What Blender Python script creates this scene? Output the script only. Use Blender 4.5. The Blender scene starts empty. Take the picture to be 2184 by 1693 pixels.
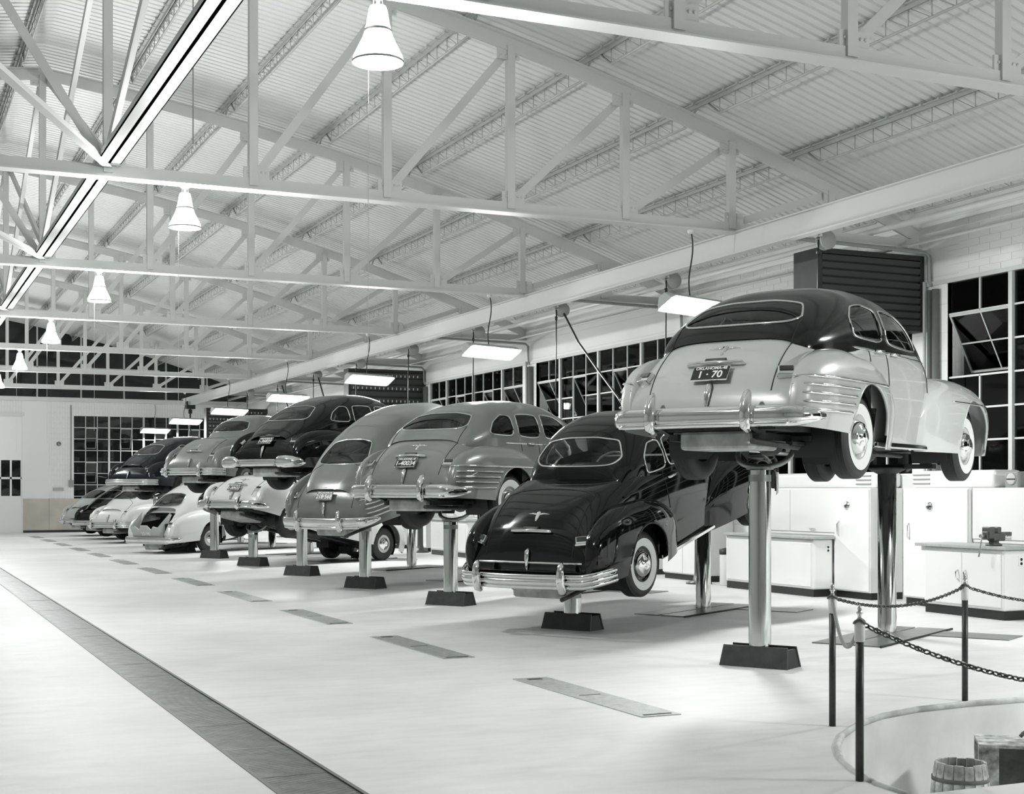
import bpy, bmesh, math, random
import numpy as np
from mathutils import Vector, Matrix
from mathutils.geometry import tessellate_polygon

random.seed(7)
PI = math.pi
SC = bpy.context.scene
COL = SC.collection

# ------------------------------------------------------------------ camera
CAM_H = 1.57
FPX = 3000.0
YAW = math.atan(1354.5 / FPX)
cam_d = bpy.data.cameras.new('camera')
cam = bpy.data.objects.new('camera', cam_d)
COL.objects.link(cam)
cam.location = (0, 0, CAM_H)
cam.rotation_euler = (PI / 2, 0, -YAW)
cam_d.sensor_width = 36.0
cam_d.lens = 36.0 * FPX / 2184.0
cam_d.shift_y = 201.5 / 2184.0
cam_d.clip_end = 300
SC.camera = cam

# ------------------------------------------------------------------ world and exposure
world = bpy.data.worlds.new('night')
SC.world = world
world.use_nodes = True
world.node_tree.nodes['Background'].inputs[0].default_value = (0.8, 1.0, 0.9, 1)
world.node_tree.nodes['Background'].inputs[1].default_value = 0.012
SC.view_settings.view_transform = 'Standard'
SC.view_settings.look = 'None'
SC.view_settings.gamma = 1.0
SC.view_settings.use_curve_mapping = False
SC.view_settings.exposure = 0.0
SC.cycles.use_denoising = True
SC.cycles.max_bounces = 6
SC.cycles.diffuse_bounces = 4
SC.cycles.glossy_bounces = 3
SC.cycles.transparent_max_bounces = 12
SC.cycles.use_adaptive_sampling = True
SC.cycles.adaptive_threshold = 0.05
SC.cycles.caustics_reflective = False
SC.cycles.caustics_refractive = False
SC.cycles.sample_clamp_indirect = 6.0
DOME_W = 520.0
DOME_GLOW = 6.0
TUBE_W = 225.0
TUBE_GLOW = 22.0

# ------------------------------------------------------------------ layout constants (metres)
RIDGE = 2.33
TRUSS_Y = [9.31 + 6.735 * k for k in range(-2, 7)]
NEAR_Y, FAR_Y = -7.0, 56.45
WALL_X, LEFT_X = 13.65, -9.0
CHORD_Z = 5.10
LIFT_X, LIFT_Y0, LIFT_DY = 7.25, 10.63, 3.746
CAR_YAW = math.radians(31.0)
CD = Vector((math.cos(CAR_YAW), math.sin(CAR_YAW), 0))
CR = Vector((math.sin(CAR_YAW), -math.cos(CAR_YAW), 0))


def chord_z(x):
    d = abs(x - RIDGE)
    return 8.01 - 0.12 * d - 0.0111 * d * d


def deck_z(x):
    return chord_z(x) + 0.36


# ------------------------------------------------------------------ materials
MATS = {}


def mat(name, c, rough=0.5, metal=0.0, coat=0.0, emis=None, strength=0.0, bump=0.0, bscale=30.0,
        vary=0.0, vscale=3.0, spec=0.5):
    if name in MATS:
        return MATS[name]
    m = bpy.data.materials.new(name)
    m.use_nodes = True
    nt = m.node_tree
    b = nt.nodes['Principled BSDF']
    col = (c, c, c) if not isinstance(c, tuple) else c
    b.inputs['Base Color'].default_value = (*col, 1)
    b.inputs['Roughness'].default_value = rough
    b.inputs['Metallic'].default_value = metal
    b.inputs['Coat Weight'].default_value = coat
    b.inputs['Coat Roughness'].default_value = 0.04
    b.inputs['Specular IOR Level'].default_value = spec
    if emis is not None:
        b.inputs['Emission Color'].default_value = (*emis, 1)
        b.inputs['Emission Strength'].default_value = strength
    if vary or bump:
        tc = nt.nodes.new('ShaderNodeTexCoord')
    if vary:
        no = nt.nodes.new('ShaderNodeTexNoise')
        no.inputs['Scale'].default_value = vscale
        no.inputs['Detail'].default_value = 6
        nt.links.new(tc.outputs['Object'], no.inputs['Vector'])
        rp = nt.nodes.new('ShaderNodeValToRGB')
        rp.color_ramp.elements[0].position = 0.3
        rp.color_ramp.elements[1].position = 0.7
        rp.color_ramp.elements[0].color = (*[max(0, v * (1 - vary)) for v in col], 1)
        rp.color_ramp.elements[1].color = (*[min(1, v * (1 + vary)) for v in col], 1)
        nt.links.new(no.outputs['Fac'], rp.inputs['Fac'])
        nt.links.new(rp.outputs['Color'], b.inputs['Base Color'])
    if bump:
        n2 = nt.nodes.new('ShaderNodeTexNoise')
        n2.inputs['Scale'].default_value = bscale
        n2.inputs['Detail'].default_value = 5
        nt.links.new(tc.outputs['Object'], n2.inputs['Vector'])
        bp = nt.nodes.new('ShaderNodeBump')
        bp.inputs['Strength'].default_value = bump
        bp.inputs['Distance'].default_value = 0.02
        nt.links.new(n2.outputs['Fac'], bp.inputs['Height'])
        nt.links.new(bp.outputs['Normal'], b.inputs['Normal'])
    MATS[name] = m
    return m


def T(v):                       # the print's faint cool-green cast
    return (v * float(np.interp(v, [0, .2, .5, .85], [.88, .91, .95, .985])), v, v * float(np.interp(v, [0, .2, .5, .85], [.93, .945, .97, .985])))


def glass_mat(name, tint, gloss):
    if name in MATS:
        return MATS[name]
    m = bpy.data.materials.new(name)
    m.use_nodes = True
    nt = m.node_tree
    nt.nodes.remove(nt.nodes['Principled BSDF'])
    out = nt.nodes['Material Output']
    tr = nt.nodes.new('ShaderNodeBsdfTransparent')
    tr.inputs['Color'].default_value = (tint, tint, tint, 1)
    gl = nt.nodes.new('ShaderNodeBsdfGlossy')
    gl.inputs['Roughness'].default_value = 0.02
    gl.inputs['Color'].default_value = (gloss, gloss, gloss, 1)
    fr = nt.nodes.new('ShaderNodeFresnel')
    fr.inputs['IOR'].default_value = 1.5
    mx = nt.nodes.new('ShaderNodeMixShader')
    nt.links.new(fr.outputs[0], mx.inputs[0])
    nt.links.new(tr.outputs[0], mx.inputs[1])
    nt.links.new(gl.outputs[0], mx.inputs[2])
    nt.links.new(mx.outputs[0], out.inputs['Surface'])
    MATS[name] = m
    return m


def brick_mat(name, c):
    m = mat(name, c, rough=0.55)
    nt = m.node_tree
    b = nt.nodes['Principled BSDF']
    tc = nt.nodes.new('ShaderNodeTexCoord')
    mp = nt.nodes.new('ShaderNodeMapping')
    mp.inputs['Rotation'].default_value = (PI / 2, 0, PI / 2)
    br = nt.nodes.new('ShaderNodeTexBrick')
    br.inputs['Color1'].default_value = (*c, 1)
    br.inputs['Color2'].default_value = (*[v * 0.97 for v in c], 1)
    br.inputs['Mortar'].default_value = (*[v * 0.88 for v in c], 1)
    br.inputs['Scale'].default_value = 1.0
    br.inputs['Brick Width'].default_value = 0.40
    br.inputs['Row Height'].default_value = 0.10
    br.inputs['Mortar Size'].default_value = 0.008
    nt.links.new(tc.outputs['Object'], mp.inputs['Vector'])
    nt.links.new(mp.outputs[0], br.inputs['Vector'])
    nt.links.new(br.outputs['Color'], b.inputs['Base Color'])
    bp = nt.nodes.new('ShaderNodeBump')
    bp.inputs['Strength'].default_value = 0.5
    bp.inputs['Distance'].default_value = 0.01
    bp.invert = True
    nt.links.new(br.outputs['Fac'], bp.inputs['Height'])
    nt.links.new(bp.outputs['Normal'], b.inputs['Normal'])
    return m


def floor_mat():
    m = mat('floor_concrete', T(0.66), rough=0.5, spec=0.35)
    nt = m.node_tree
    b = nt.nodes['Principled BSDF']
    tc = nt.nodes.new('ShaderNodeTexCoord')
    n1 = nt.nodes.new('ShaderNodeTexNoise')
    n1.inputs['Scale'].default_value = 0.5
    n1.inputs['Detail'].default_value = 9
    n1.inputs['Roughness'].default_value = 0.65
    nt.links.new(tc.outputs['Object'], n1.inputs['Vector'])
    rp = nt.nodes.new('ShaderNodeValToRGB')
    rp.color_ramp.elements[0].position = 0.30
    rp.color_ramp.elements[1].position = 0.62
    rp.color_ramp.elements[0].color = (0.60, 0.61, 0.60, 1)
    rp.color_ramp.elements[1].color = (0.74, 0.745, 0.74, 1)
    nt.links.new(n1.outputs['Fac'], rp.inputs['Fac'])
    mp = nt.nodes.new('ShaderNodeMapping')
    mp.inputs['Scale'].default_value = (1.2, 5.0, 1.0)
    mp.inputs['Rotation'].default_value = (0, 0, 0.35)
    nt.links.new(tc.outputs['Object'], mp.inputs['Vector'])
    n2 = nt.nodes.new('ShaderNodeTexNoise')
    n2.inputs['Scale'].default_value = 1.6
    n2.inputs['Detail'].default_value = 8
    nt.links.new(mp.outputs[0], n2.inputs['Vector'])
    mx = nt.nodes.new('ShaderNodeMixRGB')
    mx.blend_type = 'MULTIPLY'
    mx.inputs[0].default_value = 1.0
    r2 = nt.nodes.new('ShaderNodeValToRGB')
    r2.color_ramp.elements[0].position = 0.32
    r2.color_ramp.elements[1].position = 0.55
    r2.color_ramp.elements[0].color = (0.92, 0.92, 0.92, 1)
    r2.color_ramp.elements[1].color = (1, 1, 1, 1)
    nt.links.new(n2.outputs['Fac'], r2.inputs['Fac'])
    nt.links.new(rp.outputs['Color'], mx.inputs[1])
    nt.links.new(r2.outputs['Color'], mx.inputs[2])
    nt.links.new(mx.outputs[0], b.inputs['Base Color'])
    rr = nt.nodes.new('ShaderNodeMapRange')
    rr.inputs['To Min'].default_value = 0.42
    rr.inputs['To Max'].default_value = 0.60
    nt.links.new(n2.outputs['Fac'], rr.inputs['Value'])
    nt.links.new(rr.outputs[0], b.inputs['Roughness'])
    return m


FLOOR = floor_mat()
BRICK = brick_mat('painted_brick', T(0.82))
WHITE = mat('white_paint', T(0.80), rough=0.45)
STEEL_W = mat('painted_steel', T(0.66), rough=0.42)
DECK = mat('painted_roof_deck', T(0.70), rough=0.55)
BARW = mat('sash_paint', T(0.60), rough=0.45)
JOIST = mat('joist_paint', T(0.46), rough=0.5)
CHROME = mat('chrome', T(0.82), rough=0.07, metal=1.0)
POSTM = mat('polished_ram_steel', T(0.66), rough=0.13, metal=1.0)
DULL = mat('dull_metal', T(0.35), rough=0.4, metal=0.8, vary=0.25, vscale=8)
TANK = mat('weathered_tank', T(0.45), rough=0.45, metal=0.2, vary=0.35, vscale=7)
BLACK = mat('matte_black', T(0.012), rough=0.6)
UNDER = mat('underbody_grime', T(0.035), rough=0.6, vary=0.5, vscale=9)
RUBBER = mat('tyre_rubber', T(0.022), rough=0.55)
WWALL = mat('whitewall', T(0.72), rough=0.5)
SKIRT = mat('dark_painted_board', T(0.045), rough=0.55, vary=0.3, vscale=12)
PLATE = mat('floor_plate_steel', T(0.36), rough=0.45, metal=0.25, vary=0.22, vscale=14, bump=0.25, bscale=120)
PLATED = mat('oily_floor_plate', T(0.16), rough=0.3, metal=0.2, vary=0.35, vscale=5)
GRATE = mat('grate_iron', T(0.20), rough=0.4, metal=0.5, vary=0.35, vscale=6)
SEAT = mat('seat_cloth', T(0.16), rough=0.8)
CABIN = mat('cabin_trim', T(0.08), rough=0.8)
GLASS = glass_mat('car_glass', 0.62, 0.9)
WGLASS = glass_mat('window_glass', 0.8, 0.8)
LAMPRED = mat('lamp_lens', T(0.02), rough=0.12, coat=1.0)
ENAMEL = mat('enamel', T(0.85), rough=0.22, coat=0.4)
KICK = mat('toe_kick', T(0.014), rough=0.4)
BENCHTOP = mat('bench_top', T(0.42), rough=0.5, vary=0.12, vscale=9)
PLATE_BLK = mat('plate_black', T(0.012), rough=0.35)
LETTER = mat('plate_letter', T(0.85), rough=0.4)
PLATE_WHT = mat('plate_white', T(0.75), rough=0.4)
CABLE = mat('rubber_cable', T(0.02), rough=0.5)
DARKBOX = mat('dark_sheet_metal', T(0.03), rough=0.5, vary=0.25, vscale=5)
DARKSLAT = mat('dark_louvre', T(0.055), rough=0.4)
POSTPIPE = mat('barrier_pipe', T(0.035), rough=0.4, vary=0.4, vscale=20)
GREYCAST = mat('cast_iron', T(0.10), rough=0.4, metal=0.4)
WOODP = mat('flaking_white_wood', T(0.45), rough=0.75, vary=0.65, vscale=14)
WOOD = mat('weathered_wood', T(0.16), rough=0.8, vary=0.4, vscale=10)
DADO = mat('dado_paint', (0.50, 0.48, 0.42), rough=0.5, vary=0.1, vscale=2)


def glow_glass(name, strength, clear):
    """frosted lamp glass: glows, and lets the lamp inside shine through"""
    m = bpy.data.materials.new(name)
    m.use_nodes = True
    nt = m.node_tree
    b = nt.nodes['Principled BSDF']
    b.inputs['Base Color'].default_value = (.85, .86, .84, 1)
    b.inputs['Roughness'].default_value = .2
    b.inputs['Emission Color'].default_value = (1, 1, 1, 1)
    b.inputs['Emission Strength'].default_value = strength
    tr = nt.nodes.new('ShaderNodeBsdfTransparent')
    mx = nt.nodes.new('ShaderNodeMixShader')
    mx.inputs[0].default_value = clear
    nt.links.new(b.outputs[0], mx.inputs[1])
    nt.links.new(tr.outputs[0], mx.inputs[2])
    nt.links.new(mx.outputs[0], nt.nodes['Material Output'].inputs['Surface'])
    return m


DOME = glow_glass('glowing_glass', .25, .72)
BULB = glow_glass('bulb_glow', DOME_GLOW, .66)
TUBE = mat('tube_glow', T(1.0), emis=(1, 1, 1), strength=TUBE_GLOW)
HOODM = mat('hood_enamel', T(0.42), rough=0.4)
ROPE = mat('white_cord', T(0.8), rough=0.6)


def paint(name, v):
    return mat('paint_' + name, T(v), rough=0.28, coat=1.0, spec=0.5)


# ------------------------------------------------------------------ mesh helpers
class MB:
    def __init__(s):
        s.v, s.f, s.smooth = [], [], []

    def add(s, verts, faces, smooth=False):
        o = len(s.v)
        s.v.extend([tuple(map(float, p)) for p in verts])
        s.f.extend([tuple(int(i) + o for i in f) for f in faces])
        s.smooth.extend([smooth] * len(faces))
        return s

    def box(s, lo, hi):
        x0, y0, z0 = lo
        x1, y1, z1 = hi
        v = [(x0, y0, z0), (x1, y0, z0), (x1, y1, z0), (x0, y1, z0), (x0, y0, z1), (x1, y0, z1), (x1, y1, z1), (x0, y1, z1)]
        return s.add(v, [(0, 3, 2, 1), (4, 5, 6, 7), (0, 1, 5, 4), (1, 2, 6, 5), (2, 3, 7, 6), (3, 0, 4, 7)])

    def bar(s, p, q, w, h, up=(0, 0, 1)):
        p, q, up = Vector(p), Vector(q), Vector(up)
        d = (q - p).normalized()
        if abs(d.dot(up)) > 0.98:
            up = Vector((0, 1, 0))
        r = d.cross(up).normalized()
        u = r.cross(d).normalized()
        v = []
        for e in (p, q):
            for a, b in ((-1, -1), (1, -1), (1, 1), (-1, 1)):
                v.append(e + r * a * w / 2 + u * b * h / 2)
        return s.add(v, [(0, 1, 2, 3), (7, 6, 5, 4), (0, 4, 5, 1), (1, 5, 6, 2), (2, 6, 7, 3), (3, 7, 4, 0)])

    def tube(s, pts, r, n=8, closed=False, rz=None, smooth=True, up=(0, 0, 1)):
        pts = [Vector(p) for p in pts]
        m = len(pts)
        rs = r if isinstance(r, (list, tuple)) else [r] * m
        rzs = rs if rz is None else (rz if isinstance(rz, (list, tuple)) else [rz] * m)
        v = []
        upv = Vector(up)
        for i, p in enumerate(pts):
            if closed:
                t = pts[(i + 1) % m] - pts[i - 1]
            else:
                t = pts[min(i + 1, m - 1)] - pts[max(i - 1, 0)]
            t = t.normalized() if t.length > 1e-9 else Vector((1, 0, 0))
            a = upv if abs(t.dot(upv)) < 0.95 else Vector((1, 0, 0))
            rr = t.cross(a).normalized()
            uu = rr.cross(t).normalized()
            for k in range(n):
                an = 2 * PI * k / n
                v.append(p + rr * math.cos(an) * rs[i] + uu * math.sin(an) * rzs[i])
        f = []
        for i in range(m if closed else m - 1):
            j = (i + 1) % m
            for k in range(n):
                k2 = (k + 1) % n
                f.append((i * n + k, i * n + k2, j * n + k2, j * n + k))
        s.add(v, f, smooth)
        if not closed:
            o = len(s.v) - m * n
            s.f.append(tuple(o + k for k in range(n))[::-1])
            s.f.append(tuple(o + (m - 1) * n + k for k in range(n)))
            s.smooth += [False, False]
        return s

    def lathe(s, prof, n=24, axis='z', c=(0, 0, 0), smooth=True):
        v, f = [], []
        for (r, h) in prof:
            for k in range(n):
                a = 2 * PI * k / n
                x, y = r * math.cos(a), r * math.sin(a)
                p = {'z': (x, y, h), 'y': (x, h, y), 'x': (h, x, y)}[axis]
                v.append((p[0] + c[0], p[1] + c[1], p[2] + c[2]))
        for i in range(len(prof) - 1):
            for k in range(n):
                k2 = (k + 1) % n
                f.append((i * n + k, i * n + k2, (i + 1) * n + k2, (i + 1) * n + k))
        return s.add(v, f, smooth)

    def grid(s, P, smooth=True, keep=None):
        """P array [nx][nt] of points; keep boolean [nx-1][nt-1]"""
        P = np.asarray(P)
        nx, nt = P.shape[:2]
        f = []
        for i in range(nx - 1):
            for j in range(nt - 1):
                if keep is None or keep[i, j]:
                    f.append((i * nt + j, i * nt + j + 1, (i + 1) * nt + j + 1, (i + 1) * nt + j))
        return s.add(P.reshape(-1, 3).tolist(), f, smooth)

    def mesh(s, name):
        me = bpy.data.meshes.new(name)
        me.from_pydata(s.v, [], s.f)
        me.polygons.foreach_set('use_smooth', s.smooth)
        me.update()
        return me

    def build(s, name, m, parent=None):
        return link(name, s.mesh(name), m, parent)


def link(name, me, m, parent=None):
    o = bpy.data.objects.new(name, me)
    COL.objects.link(o)
    if parent is not None:
        o.parent = parent
    if len(me.materials) == 0:
        me.materials.append(m)
    elif me.materials[0] != m:
        o.material_slots[0].link = 'OBJECT'
        o.material_slots[0].material = m
    return o


def bevel(me, w=0.01, seg=2):
    b = bmesh.new()
    b.from_mesh(me)
    bmesh.ops.remove_doubles(b, verts=b.verts, dist=1e-5)
    bmesh.ops.bevel(b, geom=list(b.edges), offset=w, segments=seg, affect='EDGES', profile=0.5)
    b.to_mesh(me)
    b.free()
    return me


def tag(o, label=None, cat=None, group=None, kind=None):
    if label:
        o['label'] = label
    if cat:
        o['category'] = cat
    if group:
        o['group'] = group
    if kind:
        o['kind'] = kind
    return o


def thing(name, label, cat, loc=(0, 0, 0), rz=0.0, group=None):
    o = bpy.data.objects.new(name, None)
    COL.objects.link(o)
    o.location = loc
    o.rotation_euler = (0, 0, rz)
    o.empty_display_size = 0.2
    return tag(o, label, cat, group)


def copy_tree(o, parent=None):
    c = o.copy()
    COL.objects.link(c)
    c.parent = parent
    for ch in list(o.children):
        copy_tree(ch, c)
    return c


ORD = ['first', 'second', 'third', 'fourth', 'fifth', 'sixth', 'seventh', 'eighth', 'ninth', 'tenth', 'eleventh', 'twelfth', 'thirteenth', 'fourteenth', 'fifteenth']

# ================================================================== SETTING
# ---- pit opening outline (floor level)
PIT = [(4.86, 5.78), (4.88, 6.05), (5.00, 6.42), (5.16, 6.74), (5.38, 7.06), (5.66, 7.38), (6.02, 7.68), (6.42, 7.92), (6.85, 8.06), (7.4, 8.12), (9.2, 8.12), (11.6, 8.12), (11.6, 5.78)]
TR0, TR1 = 1.905, 2.315       # trench drain


def floor_mesh():
    outer = [(LEFT_X, NEAR_Y), (WALL_X + 0.3, NEAR_Y), (WALL_X + 0.3, FAR_Y + 0.3), (LEFT_X, FAR_Y + 0.3)]
    tr = [(TR0, NEAR_Y + .2), (TR0, FAR_Y - .5), (TR1, FAR_Y - .5), (TR1, NEAR_Y + .2)]
    loops = [[Vector((x, y, 0)) for x, y in l] for l in (outer, PIT, tr)]
    tris = tessellate_polygon(loops)
    verts = [p for l in loops for p in l]
    mb = MB()
    mb.add(verts, [tuple(t) for t in tris])
    me = mb.mesh('floor')
    b = bmesh.new()
    b.from_mesh(me)
    for f in b.faces:
        if f.normal.z < 0:
            f.normal_flip()
    b.to_mesh(me)
    b.free()
    return me


fl = link('floor', floor_mesh(), FLOOR)
tag(fl, 'pale smooth concrete garage floor', 'floor', kind='structure')
# pit walls and bottom
mb = MB()
n = len(PIT)
pv = [(x, y, 0) for x, y in PIT] + [(x, y, -0.75) for x, y in PIT]
mb.add(pv, [(i, (i + 1) % n, n + (i + 1) % n, n + i) for i in range(n)], True)
mb.add([(x, y, -0.75) for x, y in PIT], [tuple(range(n))])
PITM = mat('pit_concrete', T(0.72), rough=0.6, vary=0.14, vscale=2.2)
pit = mb.build('wall_pit', PITM)
tag(pit, 'pale concrete side of the sunken stair pit', 'pit wall', kind='structure')
# curb around the pit edge; its darker grey paints in the shadow line
mb = MB()
edge = [Vector((x, y, 0)) for x, y in PIT[:11]]
mb.tube([(p.x, p.y, -0.004) for p in edge], 0.022, n=8)
cu = mb.build('trim_1', mat('shadow_edge', T(0.52), rough=0.6, vary=0.35, vscale=6))
tag(cu, 'rounded edge of the stair pit, toned as its shadow line', 'edge', kind='structure')
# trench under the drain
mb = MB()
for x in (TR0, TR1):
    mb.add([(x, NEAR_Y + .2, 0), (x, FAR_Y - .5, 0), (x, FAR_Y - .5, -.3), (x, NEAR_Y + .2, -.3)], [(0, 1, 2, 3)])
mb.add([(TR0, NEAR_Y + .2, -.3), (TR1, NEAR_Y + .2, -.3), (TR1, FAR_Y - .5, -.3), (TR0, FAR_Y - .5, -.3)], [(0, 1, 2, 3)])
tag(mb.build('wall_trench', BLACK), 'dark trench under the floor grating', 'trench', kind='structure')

# ---- right wall with window openings
WIN = [(ty + 0.12, ty + 6.12) for ty in TRUSS_Y]
SILL, HEAD, ROWH = 1.83, 4.49, 0.4433
mb = MB()
wt = deck_z(WALL_X) + 0.02
mb.box((WALL_X, NEAR_Y, -0.05), (WALL_X + .3, FAR_Y, SILL))
mb.box((WALL_X, NEAR_Y, HEAD), (WALL_X + .3, FAR_Y, wt))
ys = [NEAR_Y] + [v for w in WIN for v in w] + [FAR_Y]
ys[0], ys[1] = NEAR_Y, max(NEAR_Y + .05, ys[1])
for a, b in zip(ys[0::2], ys[1::2]):
    if b > a:
        mb.box((WALL_X, a, SILL), (WALL_X + .3, min(b, FAR_Y), HEAD))
wr = mb.build('wall_right', BRICK)
tag(wr, 'white painted brick side wall above and below the windows', 'wall', kind='structure')
# single bricks where the wall comes nearest
bm_ = MB()
bm_.box((-0.006, 0.003, 0.003), (0.0, 0.397, 0.097))
brick_me = bevel(bm_.mesh('brick'), 0.0025, 1)
BRICKM = mat('brick_paint', T(0.82), rough=0.55)
nb = 0
for row in range(8):
    y = 10.4 + (0.2 if row % 2 else 0)
    z = HEAD + 0.04 + row * 0.10
    while y < 22.4 and nb < 290 and z + .1 < wt:
        if not 15.2 < y < 16.1:
            o = link('brick', brick_me, BRICKM, wr)
            o.location = (WALL_X, y, z)
            nb += 1
        y += 0.40

# lintel trim along the window heads
mb = MB()
mb.box((WALL_X - .035, TRUSS_Y[1], HEAD - .01), (WALL_X, FAR_Y, HEAD + .05))
tag(mb.build('trim_2', BARW), 'painted lintel strip over the side windows', 'lintel', kind='structure')

# ---- far wall
DOORX0, DOORX1, DOORZ = 1.55, 5.02, 4.45
EW0, EW1, EROW, EPANE = 6.93, 6.93 + 12 * 0.441, 0.4433, 0.441
ESILL = HEAD - 8 * EROW
mb = MB()
for x0, x1, z0, z1 in ((LEFT_X, DOORX0, -.05, 5.12), (DOORX0, DOORX1, DOORZ, 5.12), (DOORX1, EW0, -.05, 5.12),
                       (EW0, EW1, -.05, ESILL), (EW0, EW1, HEAD, 5.12), (EW1, WALL_X, -.05, 5.12)):
    mb.box((x0, FAR_Y, z0), (x1, FAR_Y + .3, z1))
tag(mb.build('wall_far', BRICK), 'white painted brick end wall with door and window', 'wall', kind='structure')
# dado on the far wall pier
mb = MB()
mb.box((DOORX1 + .05, FAR_Y - .05, 0.08), (6.0, FAR_Y + .0, 1.30))
mb.box((6.02, FAR_Y - .03, 0.08), (EW0 + .4, FAR_Y + .0, 1.30))
tag(mb.build('trim_3', DADO), 'tan dado at the foot of the end wall pier', 'dado', kind='structure')
mb = MB()
mb.box((DOORX1 + .05, FAR_Y - .07, 0), (EW1, FAR_Y, .09))
tag(mb.build('baseboard_far', KICK), 'dark base strip of the end wall', 'baseboard', kind='structure')
# pier standing proud beside the door
mb = MB()
mb.box((DOORX1 + .02, FAR_Y - .035, 1.30), (6.02, FAR_Y, 5.12))
tag(mb.build('trim_4', WHITE), 'white pier between door and window', 'pier', kind='structure')
# left and near walls (out of frame)
mb = MB()
mb.box((LEFT_X - .3, NEAR_Y, -.05), (LEFT_X, FAR_Y, deck_z(LEFT_X) + .05))
tag(mb.build('wall_left', BRICK), 'white brick wall on the far left side', 'wall', kind='structure')
mb = MB()
xs = np.linspace(LEFT_X, WALL_X, 40)
v = [(x, NEAR_Y, -.05) for x in xs] + [(x, NEAR_Y, deck_z(x) + .05) for x in xs]
mb.add(v, [(i, i + 1, 41 + i, 40 + i) for i in range(39)])
tag(mb.build('wall_near', BRICK), 'white wall behind the viewer', 'wall', kind='structure')

# ---- ribbed roof deck (ribs run down the slope)
mb = MB()
xs = np.linspace(LEFT_X - .3, WALL_X + .3, 43)
pitch = 0.158
prof = [(0.0, 0.0), (0.10, 0.0), (0.112, 0.028), (0.146, 0.028), (0.158, 0.0)]
yy, zz = [], []
k = 0
while NEAR_Y + k * pitch < FAR_Y:
    for a, b in prof[:-1]:
        yy.append(NEAR_Y + k * pitch + a)
        zz.append(b)
    k += 1
P = np.zeros((len(yy), len(xs), 3))
P[:, :, 0] = xs[None, :]
P[:, :, 1] = np.array(yy)[:, None]
P[:, :, 2] = np.array([deck_z(x) for x in xs])[None, :] + np.array(zz)[:, None]
mb.grid(P, smooth=False)
tag(mb.build('ceiling', DECK), 'white ribbed metal roof deck', 'ceiling', kind='structure')

# ---- dark glazed gable above the end wall
gab = thing('window_20', 'dark glazed gable above the end wall', 'window', (0, FAR_Y, 0))
tag(gab, kind='structure')
gx = [LEFT_X + i * 1.62 for i in range(15)]
for a, b in zip(gx[:-1], gx[1:]):
    b = min(b, WALL_X)
    xs_ = np.linspace(a + .03, b - .03, 5)
    zs = [(5.2, 6.3), (6.36, 9.0)]
    for z0, z1 in zs:
        top = [min(z1, deck_z(x) - .02) for x in xs_]
        if max(top) <= z0 + .1:
            continue
        mb = MB()
        vv = [(x, 0.03, z0) for x in xs_] + [(x, 0.03, max(t, z0)) for x, t in zip(xs_, top)]
        vv += [(x, 0.045, z) for x, _, z in vv]
        ff = [(i, i + 1, 6 + i, 5 + i) for i in range(4)] + [(10 + i, 15 + i, 16 + i, 11 + i) for i in range(4)]
        mb.add(vv, ff)
        mb.build('pane', WGLASS, gab)
    mb = MB()
    mb.box((a - .03, -.02, 5.15), (a + .03, .06, deck_z(a)))
    mb.build('mullion', BARW, gab)
mb = MB()
mb.box((LEFT_X, -.02, 6.30), (10.2, .06, 6.36))
mb.build('transom', BARW, gab)

# ---- steel sash windows
pane_cache = {}


def pane_mesh(w, h):
    k = (round(w, 3), round(h, 3))
    if k not in pane_cache:
        m_ = MB()
        m_.box((-.003, 0.012, 0.012), (.003, w - 0.012, h - 0.012))
        pane_cache[k] = m_.mesh('pane')
    return pane_cache[k]


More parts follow.
